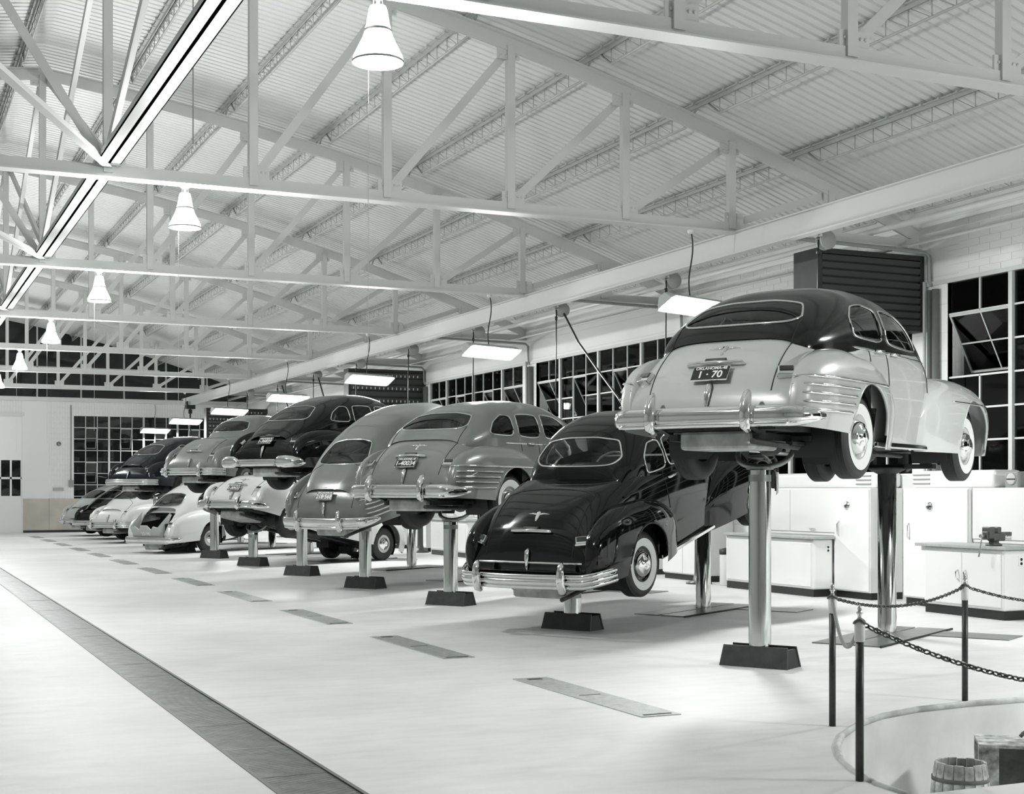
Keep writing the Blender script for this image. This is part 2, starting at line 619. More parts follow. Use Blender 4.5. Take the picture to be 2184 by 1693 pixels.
def sash_window(name, label, loc, rz, groups, pw, rows, rh, vents, thick=.07):
    """local y runs along the wall, z up, x into the room is negative"""
    root = thing(name, label, 'window', loc, rz)
    tag(root, kind='structure')
    ncol = sum(groups)
    W, H = ncol * pw, rows * rh
    m_ = MB()
    m_.box((-.03, -.04, -.04), (.05, 0, H + .04)); m_.box((-.03, W, -.04), (.05, W + .04, H + .04))
    m_.box((-.03, 0, -.05), (.06, W, 0)); m_.box((-.03, 0, H), (.05, W, H + .04))
    m_.build('frame', BARW, root)
    c = 0
    heavy = set()
    for g in groups[:-1]:
        c += g
        heavy.add(c)
        m_ = MB()
        m_.box((-.045, c * pw - thick / 2, 0), (.05, c * pw + thick / 2, H))
        m_.build('mullion', BARW, root)
    vcell = {}
    for (c0, cn, r0, rn) in vents:
        for a in range(c0, c0 + cn):
            for b in range(r0, r0 + rn):
                vcell[(a, b)] = 1
    # thin vertical and horizontal glazing bars, broken at the open vents
    for cc in range(1, ncol):
        if cc in heavy:
            continue
        r = 0
        while r < rows:
            r1 = r
            while r1 < rows and not ((cc - 1, r1) in vcell and (cc, r1) in vcell):
                r1 += 1
            if r1 > r:
                m_ = MB(); m_.box((-.012, cc * pw - .013, r * rh), (.02, cc * pw + .013, r1 * rh)); m_.build('glazing_bar', BARW, root)
            r = max(r1, r + 1)
    for rr in range(1, rows):
        a = 0
        while a < ncol:
            a1 = a
            while a1 < ncol and not ((a1, rr - 1) in vcell and (a1, rr) in vcell):
                a1 += 1
            if a1 > a:
                m_ = MB(); m_.box((-.012, a * pw, rr * rh - .013), (.02, a1 * pw, rr * rh + .013)); m_.build('glazing_bar', BARW, root)
            a = max(a1, a + 1)
    pm = pane_mesh(pw, rh)
    for a in range(ncol):
        for b in range(rows):
            if (a, b) not in vcell:
                o = link('pane', pm, WGLASS, root)
                o.location = (0.006, a * pw, b * rh)
    for (c0, cn, r0, rn) in vents:          # bottom-out projecting vents, hinged at the top, tipped into view
        w, h = cn * pw, rn * rh
        m_ = MB()
        t = .028
        m_.box((-.015, 0, -h), (.015, t, 0)); m_.box((-.015, w - t, -h), (.015, w, 0))
        m_.box((-.015, t, -h), (.015, w - t, -h + t)); m_.box((-.015, t, -t), (.015, w - t, 0))
        for a in range(1, cn):
            m_.box((-.01, a * pw - .01, -h + t), (.01, a * pw + .01, -t))
        for b in range(1, rn):
            m_.box((-.01, t, -b * rh - .01), (.01, w - t, -b * rh + .01))
        vo = m_.build('vent_sash', BARW, root)
        vo.location = (0.0, c0 * pw, (r0 + rn) * rh - .01)
        vo.rotation_euler = (0, math.radians(-27), 0)
        for a in range(cn):
            for b in range(rn):
                o = link('pane', pm, WGLASS, vo)
                o.location = (0, a * pw, -(b + 1) * rh)
        m_ = MB()
        m_.bar((0, c0 * pw + .02, (r0 + .3) * rh), (0.22, c0 * pw + .02, (r0 + .75) * rh), .015, .015)
        m_.build('stay', BARW, root)
    return root


side_vents = [(0, 2, 3, 2), (3, 1, 3, 2), (6, 1, 3, 2), (8, 2, 3, 2)]
wnames = {2: 'steel sash window at the right edge, nearest the viewer', 3: 'steel sash window hidden behind the two-tone car',
          4: 'steel sash window left of the two-tone car trunk', 5: 'steel sash window behind the grey sedan roof',
          6: 'steel sash window beyond the far pier behind black fastback', 7: 'farthest steel sash window of the side wall'}
for i in range(2, 8):
    y0, y1 = WIN[i]
    sash_window('window_%d' % (i - 1), wnames[i], (WALL_X + .04, y0, SILL), 0, [2, 3, 3, 2], 0.6, 6, ROWH, side_vents)
sash_window('window_10', 'tall steel sash window in the end wall beyond the cars', (EW0, FAR_Y + .04, ESILL), -PI / 2, [3, 3, 3, 3], EPANE, 8, EROW,
            []) if False else None
# the end wall window: local y must run to +X, so rotate by -90 deg and place from its right edge mirrored
ew = sash_window('window_10', 'tall steel sash window in the end wall beyond the cars', (EW0, FAR_Y + .04, ESILL), 0, [3, 3, 3, 3], EPANE, 8, EROW,
                 [(1, 1, 5, 2), (4, 1, 5, 2), (7, 1, 5, 2), (1, 1, 2, 2), (4, 1, 2, 2), (7, 1, 2, 2), (10, 1, 5, 2), (10, 1, 2, 2)])
ew.matrix_world = Matrix(((0, 1, 0, EW0), (1, 0, 0, FAR_Y + .04), (0, 0, 1, ESILL), (0, 0, 0, 1)))

# ---- overhead door in the end wall
dr = thing('door_1', 'white overhead door with two rows of panes in the end wall', 'door', (DOORX0, FAR_Y + .06, 0))
tag(dr, kind='structure')
dw = DOORX1 - DOORX0
npan = 9
pw_ = dw / npan
mb = MB()
mb.box((0, 0, 0), (dw, .05, 1.40)); mb.box((0, 0, 2.76), (dw, .05, DOORZ))
mb.build('panel', ENAMEL, dr)
for i in range(npan + 1):
    mb = MB(); mb.box((i * pw_ - .035, 0, 1.40), (i * pw_ + .035, .05, 2.76)); mb.build('stile', ENAMEL, dr)
mb = MB(); mb.box((0, 0, 2.04), (dw, .05, 2.12)); mb.build('rail', ENAMEL, dr)
for i in range(npan):
    for z0, z1 in ((1.40, 2.04), (2.12, 2.76)):
        mb = MB(); mb.box((i * pw_ + .035, .02, z0), ((i + 1) * pw_ - .035, .026, z1)); mb.build('pane', WGLASS, dr)
mb = MB(); mb.box((-.1, -.10, DOORZ - .02), (dw + .1, -.02, DOORZ + .12)); mb.build('header', STEEL_W, dr)

# ================================================================== ROOF STEEL
PANEL = 1.63
NODES = [RIDGE + PANEL * i for i in range(-6, 7)]
rivets = [(dx, dz) for dx in (-.075, .0, .075) for dz in (-.045, .045)]


def gusset_mesh():
    m_ = MB()
    m_.box((-.15, -.012, -.09), (.15, .012, .13))
    for dx in (-.1, -.03, .06, .11):
        for dz in (-.05, .07):
            for sy in (-1, 1):
                m_.lathe([(.0165, 0), (.014, sy * .009), (.006, sy * .013), (.0, sy * .014)], n=8, axis='y', c=(dx, sy * .012, dz))
    return m_.mesh('gusset_plate')


GUS = gusset_mesh()


def chord_bar(mb_, xs_, dy0, dy1, zlo, zhi):
    v = []
    for x in xs_:
        z = chord_z(x)
        v += [(x, dy0, z + zlo), (x, dy1, z + zlo), (x, dy1, z + zhi), (x, dy0, z + zhi)]
    f = []
    for i in range(len(xs_) - 1):
        for k in range(4):
            k2 = (k + 1) % 4
            f.append((i * 4 + k, i * 4 + k2, i * 4 + 4 + k2, i * 4 + 4 + k))
    mb_.add(v, f)


def make_truss():
    root = thing('roof_truss', '', 'truss')
    m_ = MB()
    xs_ = np.linspace(LEFT_X, WALL_X, 45)
    chord_bar(m_, xs_, -.09, .09, .075, .09)
    chord_bar(m_, xs_, -.022, -.006, -.09, .08)
    chord_bar(m_, xs_, .006, .022, -.09, .08)
    m_.build('top_chord', STEEL_W, root)
    m_ = MB()
    m_.box((LEFT_X, -.105, CHORD_Z - .06), (WALL_X, .105, CHORD_Z - .045))
    m_.box((LEFT_X, -.026, CHORD_Z - .05), (WALL_X, -.008, CHORD_Z + .085))
    m_.box((LEFT_X, .008, CHORD_Z - .05), (WALL_X, .026, CHORD_Z + .085))
    m_.build('bottom_chord', STEEL_W, root)
    for x in NODES:
        m_ = MB()
        zt = chord_z(x) - .02
        m_.box((x - .05, -.045, CHORD_Z), (x + .05, -.033, zt))
        m_.box((x - .05, -.033, CHORD_Z), (x - .038, .045, zt))
        m_.build('vertical', STEEL_W, root)
        for z in (CHORD_Z + .09, chord_z(x) - .1):
            g = link('gusset_plate', GUS, STEEL_W, root)
            g.location = (x + (.04 if z < 6 else -.03) * (1 if x >= RIDGE else -1), 0, z)
    for i in range(len(NODES) - 1):
        a, b = NODES[i], NODES[i + 1]
        if a >= RIDGE - .01:
            p, q = (a, 0.04, CHORD_Z + .06), (b, 0.04, chord_z(b) - .05)
        else:
            p, q = (b, 0.04, CHORD_Z + .06), (a, 0.04, chord_z(a) - .05)
        m_ = MB()
        m_.bar(p, q, .012, .10)
        m_.bar((p[0], p[1] + .03, p[2]), (q[0], q[1] + .03, q[2]), .06, .012)
        m_.build('diagonal', STEEL_W, root)
    return root


tr0 = make_truss()
truss_words = {0: 'white steel roof truss behind the viewer, out of frame', 1: 'white steel roof truss just over the viewer',
               2: 'nearest white steel roof truss, dark chord across the top right', 3: 'second white riveted roof truss from the viewer',
               4: 'third white roof truss from the viewer', 5: 'fourth white roof truss from the viewer', 6: 'fifth white roof truss from the viewer',
               7: 'sixth white roof truss from the viewer, before the gable', 8: 'farthest white roof truss, nearest the dark gable'}
for i, ty in enumerate(TRUSS_Y):
    t_ = tr0 if i == 0 else copy_tree(tr0)
    t_.location = (0, ty, 0)
    tag(t_, truss_words[i], 'truss', 'steel roof trusses')

# ---- open web joists
JX = [5.23 + 1.6 * j for j in range(-8, 6)]


def joist_meshes(L):
    t_, bmb, web = MB(), MB(), MB()
    t_.box((-.06, 0, .235), (.06, L, .25)); t_.box((-.02, 0, .19), (-.006, L, .24)); t_.box((.006, 0, .19), (.02, L, .24))
    a = .42
    bmb.tube([(0, .12, .2), (0, a, 0), (0, L - a, 0), (0, L - .12, .2)], .016, n=6)
    nn = int((L - 2 * a) / .36)
    for i in range(nn + 1):
        y = a + (L - 2 * a) * i / nn
        web.tube([(0, y, 0), (0, y, .21)], .007, n=5)
        if i < nn:
            y2 = a + (L - 2 * a) * (i + 1) / nn
            web.tube([(0, y, .0), (0, y2, .21)], .005, n=4)
    # clips that hold the deck
    for i in range(int(L / .316)):
        y = .1 + i * .316
        web.box((-.085, y, .228), (.085, y + .03, .252))
    return t_.mesh('top_chord'), bmb.mesh('bottom_rod'), web.mesh('web')


spans = []
for i in range(len(TRUSS_Y)):
    y1 = TRUSS_Y[i + 1] if i + 1 < len(TRUSS_Y) else FAR_Y
    spans.append((TRUSS_Y[i], y1))
jm = joist_meshes(6.735)
for si, (y0, y1) in enumerate(spans):
    for ji, x in enumerate(JX):
        if not LEFT_X + .2 < x < WALL_X - .1:
            continue
        if si == 0:
            continue
        bay = 'over the viewer' if si < 2 else 'in %s bay' % ORD[si - 2]
        lab = 'open-web roof joist %s, %s from the right wall' % (bay, ORD[len(JX) - 1 - ji])
        r = thing('roof_joist', lab, 'joist', (x, y0, chord_z(x) + .09), 0, 'open-web roof joists')
        r.rotation_euler = (0, 0, 0)
        for nm, me in zip(('top_chord', 'bottom_rod', 'web'), jm):
            j_ = link(nm, me, JOIST, r)
            if nm == 'web':
                j_['kind'] = 'stuff'

# ---- longitudinal I-beams: monorail girder and ridge strut


def ibeam(name, label, x, z, h, w, y0, y1, tw=.02):
    m_ = MB()
    m_.box((-tw / 2, y0, .012), (tw / 2, y1, h - .012))
    m_.box((-w / 2, y0, 0), (w / 2, y1, .014))
    m_.box((-w / 2, y0, h - .014), (w / 2, y1, h))
    r = thing(name, label, 'beam', (x, 0, z))
    m_.build('i_section', STEEL_W, r)
    return r


GIRX, GIRZ = 10.56, 4.76
g = ibeam('monorail_girder', 'long pale steel monorail girder over the car lifts', GIRX, GIRZ, .30, .15, NEAR_Y, 53.6)
for ty in TRUSS_Y:
    m_ = MB()
    m_.box((-.11, ty - .06, .28), (.11, ty + .06, .30))
    m_.build('hanger_plate', STEEL_W, g)
rb = thing('ridge_strut', 'pale steel strut running along the truss centres', 'beam', (RIDGE, 0, CHORD_Z + .085))
for sd in (-1, 1):
    m_ = MB()
    m_.box((min(sd * .002, sd * .13), NEAR_Y, 0), (max(sd * .002, sd * .13), FAR_Y, .012))
    m_.box((min(sd * .118, sd * .13), NEAR_Y, 0), (max(sd * .118, sd * .13), FAR_Y, .07))
    m_.box((min(sd * .002, sd * .017), NEAR_Y, 0), (max(sd * .002, sd * .017), FAR_Y, .07))
    m_.build('channel', STEEL_W, rb)
for ty in TRUSS_Y:
    m_ = MB()
    m_.box((-.13, ty - .1, -.014), (.13, ty + .1, .0))
    for dx in (-.09, .09):
        for dy in (-.07, .0, .07):
            m_.lathe([(.014, 0), (.009, -.01), (0, -.012)], n=8, c=(dx, ty + dy, -.014))
    m_.build('splice_plate', STEEL_W, rb)

# ---- sway bracing in the plane of the ridge and bottom chords
for i in range(1, len(TRUSS_Y) - 1):
    a, b = TRUSS_Y[i], TRUSS_Y[i + 1]
    nm = 'over the viewer' if i < 2 else 'in %s roof bay' % ORD[i - 2]
    zt, zb = chord_z(RIDGE) - .08, CHORD_Z + .1
    for (p, q, w) in (((RIDGE - .05, a, zt), (RIDGE - .05, b, zb), 'falling away from'), ((RIDGE + .06, a, zb), (RIDGE + .06, b, zt), 'rising away from')):
        m_ = MB()
        m_.bar(p, q, .012, .11, up=(1, 0, 0) if False else (0, 0, 1))
        m_.bar((p[0] + .03, p[1], p[2]), (q[0] + .03, q[1], q[2]), .07, .012)
        o = m_.build('sway_brace', STEEL_W)
        tag(o, 'diagonal ridge brace %s viewer %s' % (w, nm), 'brace', 'roof sway braces')
    m_ = MB()
    m_.bar((RIDGE, b - .05, CHORD_Z + .05), (RIDGE - 2.8, a + .05, CHORD_Z + .05), .09, .012)
    m_.bar((RIDGE, b - .05, CHORD_Z + .09), (RIDGE - 2.8, a + .05, CHORD_Z + .09), .012, .08)
    o = m_.build('wind_brace', STEEL_W)
    tag(o, 'flat wind brace at bottom chord level %s' % nm, 'brace', 'roof wind braces')

# ================================================================== DRAIN AND FLOOR PLATES
dg = thing('trench_drain', 'long slatted iron drain grating running down the floor', 'drain', ((TR0 + TR1) / 2, 0, 0))
m_ = MB()
hw = (TR1 - TR0) / 2
PL = 0.915
for i in range(36):
    y = .012 + i * PL / 36
    m_.box((-hw + .012, y, -.03), (hw - .012, y + .0165, -.004))
m_.box((-hw + .004, 0.004, -.03), (-hw + .014, PL - .004, -.003))
m_.box((hw - .014, 0.004, -.03), (hw - .004, PL - .004, -.003))
gp = m_.mesh('grate_panel')
y = 1.2
gi = 0
while y < 55:
    o = link('grate_panel', gp, GRATE, dg)
    o.location = (0, y, random.uniform(-.002, .002))
    y += PL
for x in (-hw, hw):
    m_ = MB()
    m_.box((x - .012, 0.2, -.05), (x + .012, 55.5, .003))
    m_.build('edge_angle', mat('edge_iron', T(0.09), rough=.5, metal=.4), dg)

for i in range(12):
    y0 = 8.53 + 3.742 * i
    where = ['nearest the viewer', 'second from the viewer', 'third from the viewer', 'fourth from the viewer', 'fifth from the viewer', 'sixth from the viewer',
             'seventh from the viewer', 'eighth from the viewer', 'ninth from the viewer', 'tenth from the viewer', 'eleventh from the viewer', 'twelfth from the viewer'][i]
    r = thing('floor_slot_cover', 'narrow checkered steel slot cover in the floor, %s' % where, 'floor plate', (4.84, y0, 0), 0, 'slot covers beside the drain')
    m_ = MB(); m_.box((0, 0, -.01), (.32, 2.18, .006)); link('plate', bevel(m_.mesh('plate'), .003, 1), PLATE, r)
    m_ = MB(); m_.box((.05, .05, .005), (.27, .075, .009)); m_.build('finger_slot', BLACK, r)
    m_ = MB(); m_.box((.1, 2.05, .005), (.22, 2.11, .009)); m_.build('latch', BLACK, r)
    m_ = MB(); m_.box((.07, 1.08, .005), (.25, 1.10, .0075)); m_.build('joint', BLACK, r)

# ================================================================== CARS
def pch(xs, ys):
    x = np.array(xs, float); y = np.array(ys, float)
    h = np.diff(x); d = np.diff(y) / h
    m = np.zeros(len(x))
    for i in range(1, len(x) - 1):
        if d[i - 1] * d[i] > 0:
            w1, w2 = 2 * h[i] + h[i - 1], h[i] + 2 * h[i - 1]
            m[i] = (w1 + w2) / (w1 / d[i - 1] + w2 / d[i])
    m[0], m[-1] = d[0], d[-1]

    def f(q):
        q = np.clip(np.asarray(q, float), x[0], x[-1])
        i = np.clip(np.searchsorted(x, q) - 1, 0, len(x) - 2)
        t = (q - x[i]) / h[i]
        return ((2 * t**3 - 3 * t**2 + 1) * y[i] + (t**3 - 2 * t**2 + t) * h[i] * m[i] + (-2 * t**3 + 3 * t**2) * y[i + 1] + (t**3 - t**2) * h[i] * m[i + 1])
    return f


class Shell:
    def __init__(s, xs, w, zt, zc, z0, a, b, yi=None, tuck=.95):
        s.x0, s.x1 = xs[0], xs[-1]
        s.w, s.zt = pch(xs, w), pch(xs, zt)
        s.zc_ = zc if callable(zc) else (lambda x: np.minimum(zc, s.zt(x) - .06))
        s.z0 = z0 if callable(z0) else (lambda x: np.full_like(np.asarray(x, float), z0))
        s.a = a if callable(a) else (lambda x: a)
        s.b = b if callable(b) else (lambda x: b)
        s.yi, s.tuck = yi, tuck

    def inner(s, x):
        if callable(s.yi):
            return s.yi(x)
        return np.zeros_like(np.asarray(x, float)) if s.yi is None else np.full_like(np.asarray(x, float), s.yi)

    def sec(s, x, t, tb=.28):
        x = np.asarray(x, float)
        w, zt, zc, z0, yi = s.w(x), s.zt(x), s.zc_(x), s.z0(x), s.inner(x)
        z0 = np.minimum(z0, zc - .01)
        if t < tb:
            q = t / tb
            return w * (s.tuck + (1 - s.tuck) * q), z0 + (zc - z0) * q
        th = (t - tb) / (1 - tb) * PI / 2
        return yi + (w - yi) * max(math.cos(th), 1e-6)**s.a(x), zc + (zt - zc) * max(math.sin(th), 0)**s.b(x)

    def top_z(s, x, y):
        x = np.asarray(x, float); y = np.abs(np.asarray(y, float))
        w, zt, zc, yi = s.w(x), s.zt(x), s.zc_(x), s.inner(x)
        q = np.clip((y - yi) / np.maximum(w - yi, 1e-6), 0, 1)**(1 / s.a(x))
        return np.where(y > w, -1, zc + (zt - zc) * np.maximum(1 - q * q, 0)**(.5 * s.b(x)))

    def side_y(s, x, z):
        x = np.asarray(x, float); z = np.asarray(z, float)
        w, zt, zc, z0, yi = s.w(x), s.zt(x), s.zc_(x), s.z0(x), s.inner(x)
        low = w * (s.tuck + (1 - s.tuck) * np.clip((z - z0) / np.maximum(zc - z0, 1e-3), 0, 1))
        q = np.clip((z - zc) / np.maximum(zt - zc, 1e-6), 0, 1)**(1 / s.b(x))
        hi = yi + (w - yi) * np.maximum(1 - q * q, 0)**(.5 * s.a(x))
        return np.where(z < zc, low, hi)

    def rear_x(s, y, z, lo, hi):
        y = np.asarray(y, float); z = np.asarray(z, float)
        a = np.full(np.broadcast(y, z).shape, lo, float); b = np.full_like(a, hi)
        for _ in range(40):
            m = (a + b) / 2
            up = s.top_z(m, y) >= z
            if lo < hi:
                b = np.where(up, m, b); a = np.where(up, a, m)
            else:
                b = np.where(up, m, b); a = np.where(up, a, m)
        return (a + b) / 2

    def points(s, xs, nt, full=True, side=1):
        ts = np.linspace(0, 1, nt)
        Y, Z = [], []
        for t in ts:
            y, z = s.sec(xs, t)
            Y.append(y); Z.append(z)
        Y, Z = np.array(Y).T, np.array(Z).T          # [nx][nt]
        if full:
            Y = np.concatenate([-Y, Y[:, ::-1][:, 1:]], axis=1)
            Z = np.concatenate([Z, Z[:, ::-1][:, 1:]], axis=1)
        else:
            Y = Y * side
        X = np.repeat(np.asarray(xs)[:, None], Y.shape[1], axis=1)
        return np.stack([X, Y, Z], axis=2)


def dense(x0, x1, n, k=.8):
    u = np.linspace(0, 1, n)
    return x0 + (x1 - x0) * (u - k * np.sin(2 * PI * u) / (2 * PI))


def chaikin(poly, it=3):
    p = np.array(poly, float)
    for i_ in range(it):
        q = np.roll(p, -1, axis=0)
        k_ = .13 if i_ == 0 else .25
        p = np.stack([(1 - k_) * p + k_ * q, k_ * p + (1 - k_) * q], axis=1).reshape(-1, 2)
    return p


def inpoly(px, py, poly):
    ins = np.zeros(np.shape(px), bool)
    n_ = len(poly)
    j = n_ - 1
    for i in range(n_):
        xi, yi = poly[i]; xj, yj = poly[j]
        c = ((yi > py) != (yj > py)) & (px < (xj - xi) * (py - yi) / (yj - yi + 1e-12) + xi)
        ins ^= c
        j = i
    return ins


def patch_mesh(poly, fn, name):
    p = np.array(poly); c = p.mean(axis=0)
    m_ = MB()
    rings = [0.3, .6, .85, 1.0]
    v = [fn(np.array([c[0]]), np.array([c[1]]))[0]]
    for r in rings:
        q = c + (p - c) * r
        v += list(fn(q[:, 0], q[:, 1]))
    n_ = len(p)
    f = [(0, 1 + i, 1 + (i + 1) % n_) for i in range(n_)]
    for k_ in range(len(rings) - 1):
        o = 1 + k_ * n_
        f += [(o + i, o + n_ + i, o + n_ + (i + 1) % n_, o + (i + 1) % n_) for i in range(n_)]
    a_, b_, c_ = (np.array(v[i]) for i in f[0])
    if np.dot(np.cross(b_ - a_, c_ - a_), a_ - np.array((.7, 0, 1.2))) < 0:
        f = [t[::-1] for t in f]
    m_.add(v, f, True)
    return m_.mesh(name)


WB = 3.05
TYR = .37
STYLE = {}


def make_style(kind):
    """all meshes of one body style, in car axes: x forward from the rear axle, y left, z up from the tyre foot"""
    S = {}
    fast = kind == 'fast'
    coupe = kind == 'coupe'
    sh = 0.0 if coupe else .25
    S['sh'] = sh
    XT = -1.04 - sh
    bx = [-1.04, -1.02, -.97, -.88, -.74, -.54, -.30, 0, .4, 1.0, 1.7, 2.05, 2.3, 2.6, 3.0, 3.35, 3.55, 3.66]
    bx = [x - sh * float(np.interp(x, [.0, 1.6], [1, 0])) for x in bx]
    bw = [.66, .725, .765, .79, .805, .815, .825, .835, .84, .845, .835, .79, .73, .66, .56, .45, .34, .22]
    if fast:
        bz = [.50, .62, .75, .88, 1.00, 1.11, 1.20, 1.28, 1.33, 1.35, 1.33, 1.25, 1.21, 1.17, 1.12, 1.02, .88, .66]
    else:
        bz = [.50, .62, .76, .91, 1.06, 1.20, 1.29, 1.33, 1.36, 1.36, 1.33, 1.25, 1.21, 1.17, 1.12, 1.02, .88, .66]
    body = Shell(bx, bw, bz, .64, lambda x: np.interp(x, [-.15, .35], [.43, .31]), lambda x: np.interp(x, [-.8, -.3, .2, 2.0, 2.3, 3.6], [.44, .36, .25, .25, .38, .5]),
                 lambda x: np.interp(x, [-.8, -.2, .2, 2.0, 2.4], [.80, .66, .52, .52, .75]))
    if fast:
        gx_ = [-1.10, -1.02, -.86, -.64, -.36, -.06, .24, .60, 1.0, 1.4, 1.72, 1.97, 2.18]
        gz = [.98, 1.06, 1.18, 1.33, 1.50, 1.64, 1.74, 1.81, 1.83, 1.79, 1.67, 1.48, 1.20]
        gw = [.46, .54, .62, .69, .745, .775, .79, .80, .80, .79, .77, .74, .70]
        base = lambda x: np.interp(x, [-1.10, -.74, -.25, 2.2], [.86, .98, 1.10, 1.10])
        rw = [(-.46, 1.28), (.46, 1.28), (.50, 1.34), (.40, 1.53), (.18, 1.565), (-.18, 1.565), (-.40, 1.53), (-.50, 1.34)]
    elif coupe:
        gx_ = [.06, .14, .27, .44, .62, .83, 1.04, 1.24, 1.46, 1.66, 1.86, 2.03, 2.18]
        gz = [1.24, 1.42, 1.59, 1.725, 1.815, 1.87, 1.895, 1.89, 1.85, 1.76, 1.61, 1.42, 1.20]
        gw = [.58, .66, .72, .755, .775, .79, .795, .795, .79, .78, .765, .74, .70]
        base = lambda x: np.full_like(np.asarray(x, float), 1.10)
        rw = [(-.48, 1.46), (.48, 1.46), (.57, 1.53), (.47, 1.695), (.20, 1.735), (-.20, 1.735), (-.47, 1.695), (-.57, 1.53)]
    else:
        gx_ = [-.82, -.76, -.64, -.46, -.25, .02, .35, .72, 1.08, 1.40, 1.72, 1.97, 2.18]
        gz = [1.20, 1.28, 1.40, 1.52, 1.625, 1.715, 1.775, 1.80, 1.795, 1.755, 1.64, 1.46, 1.20]
        gw = [.60, .68, .735, .765, .785, .80, .805, .805, .80, .79, .77, .74, .70]
        base = lambda x: np.full_like(np.asarray(x, float), 1.10)
        rw = [(-.48, 1.34), (.48, 1.34), (.56, 1.39), (.48, 1.535), (.22, 1.58), (-.22, 1.58), (-.48, 1.535), (-.56, 1.39)]
    gh = Shell(gx_, gw, gz, base, lambda x: base(x) - .12, .60, .82, tuck=.99)
    S['body_shell'], S['gh'] = body, gh
    XP = 1.15
    rwp = chaikin(rw, 3)
    # side windows in (x, z)
    if fast:
        sw = [[(-.26, 1.27), (.26, 1.265), (.26, 1.55), (.10, 1.56), (-.14, 1.43)], [(.36, 1.26), (.90, 1.255), (.90, 1.60), (.38, 1.585)],
              [(1.0, 1.25), (1.72, 1.24), (1.56, 1.49), (1.36, 1.59), (1.0, 1.60)]]
    elif coupe:
        sw = [[(.50, 1.29), (.90, 1.28), (.90, 1.61), (.70, 1.61), (.54, 1.48)], [(.95, 1.27), (1.75, 1.26), (1.62, 1.55), (1.40, 1.62), (.95, 1.61)]]
    else:
        sw = [[(-.36, 1.275), (.17, 1.265), (.19, 1.535), (.02, 1.56), (-.22, 1.44)], [(.28, 1.26), (.82, 1.255), (.82, 1.59), (.30, 1.575)],
              [(.92, 1.25), (1.68, 1.24), (1.52, 1.48), (1.32, 1.58), (.92, 1.60)]]
    if kind == 'two':
        sw = [[(.0, 1.26), (.70, 1.25), (.70, 1.565), (.44, 1.59), (.16, 1.55), (.0, 1.43)], [(.80, 1.25), (1.72, 1.24), (1.55, 1.47), (1.32, 1.575), (.80, 1.585)]]
    swp = [chaikin(q, 3) for q in sw]
    wsp = chaikin([(-.62, 1.30), (.62, 1.30), (.60, 1.50), (.48, 1.62), (-.48, 1.62), (-.60, 1.50)], 3)

    # ---- lower body
    xs_ = dense(XT, 3.66, 120, .75)
    P_ = body.points(xs_, 26)
    C = (P_[:-1, :-1] + P_[1:, :-1] + P_[:-1, 1:] + P_[1:, 1:]) / 4
    keep = np.ones(C.shape[:2], bool)
    for ax in (0, WB):
        r_ = np.hypot(C[:, :, 0] - ax, C[:, :, 2] - .38)
        keep &= ~((r_ < .47) & (np.abs(C[:, :, 1]) > .3) & (C[:, :, 2] < .95))
    under = (C[:, :, 0] > .05 - sh) & (C[:, :, 0] < 2.0) & (C[:, :, 2] > 1.14) & (np.abs(C[:, :, 1]) < .70)
    keep &= ~under
    if kind == 'open':
        op = (C[:, :, 0] < -.40) & (np.abs(C[:, :, 1]) < .52) & (C[:, :, 2] > .5)
        keep &= ~op
    m_ = MB()
    m_.grid(P_, True, keep)
    e = P_[0]
    m_.add(e.tolist() + [(XT, 0, .43)], [(i, i + 1, len(e)) for i in range(len(e) - 1)])
    e = P_[-1]
    m_.add(e.tolist() + [(3.66, 0, .31)], [(i + 1, i, len(e)) for i in range(len(e) - 1)])
    S['body'] = m_.mesh('body')

    # ---- roof (greenhouse)
    xs_ = np.linspace(gx_[0], gx_[-1], 210)
    P_ = gh.points(xs_, 84)
    C = (P_[:-1, :-1] + P_[1:, :-1] + P_[:-1, 1:] + P_[1:, 1:]) / 4
    keep = np.ones(C.shape[:2], bool)
    cut = inpoly(C[:, :, 1], C[:, :, 2], rwp) & (C[:, :, 0] < (.95 if coupe else .75 - sh * 1.2))
    cut |= inpoly(C[:, :, 1], C[:, :, 2], wsp) & (C[:, :, 0] > 1.5)
    for q in swp:
        cut |= inpoly(C[:, :, 0], C[:, :, 2], q) & (np.abs(C[:, :, 1]) > .45)
    keep &= ~cut
    m_ = MB()
    m_.grid(P_, True, keep)
    S['roof'] = m_.mesh('roof')

    def fr(y, z):
        x = gh.rear_x(y, z, gx_[0], XP) + .006
        return np.stack([x, y, z], axis=1)

    def ff(y, z):
        x = gh.rear_x(y, z, gx_[-1], XP) - .006
        return np.stack([x, y, z], axis=1)

    def fs(side):
        return lambda x, z: np.stack([x, side * (gh.side_y(x, z) - .006), z], axis=1)
    S['rear_window'] = patch_mesh(rwp, fr, 'rear_window')
    m_ = MB(); q = fr(rwp[:, 0], rwp[:, 1]); q[:, 0] -= .010; m_.tube(q.tolist(), .0115, n=6, closed=True); S['rear_trim'] = m_.mesh('window_trim')
    S['windshield'] = patch_mesh(wsp, ff, 'windshield')
    m_ = MB(); q = ff(wsp[:, 0], wsp[:, 1]); m_.tube(q.tolist(), .02, n=6, closed=True); S['ws_trim'] = m_.mesh('windshield_trim')
    S['side'] = []
    for q in swp:
        for sd in (-1, 1):
            g_ = patch_mesh(q, fs(sd), 'side_window')
            m_ = MB(); t = fs(sd)(q[:, 0], q[:, 1]); t[:, 1] += sd * .009; m_.tube(t.tolist(), .0105, n=6, closed=True)
            S['side'].append((g_, m_.mesh('window_trim')))
    # ---- fenders
    rx = [-1.03, -1.0, -.94, -.80, -.55, -.25, .1, .4, .65, .82, .92]
    rx = [x - sh * float(np.interp(x, [-1, 0], [1, 0])) for x in rx]
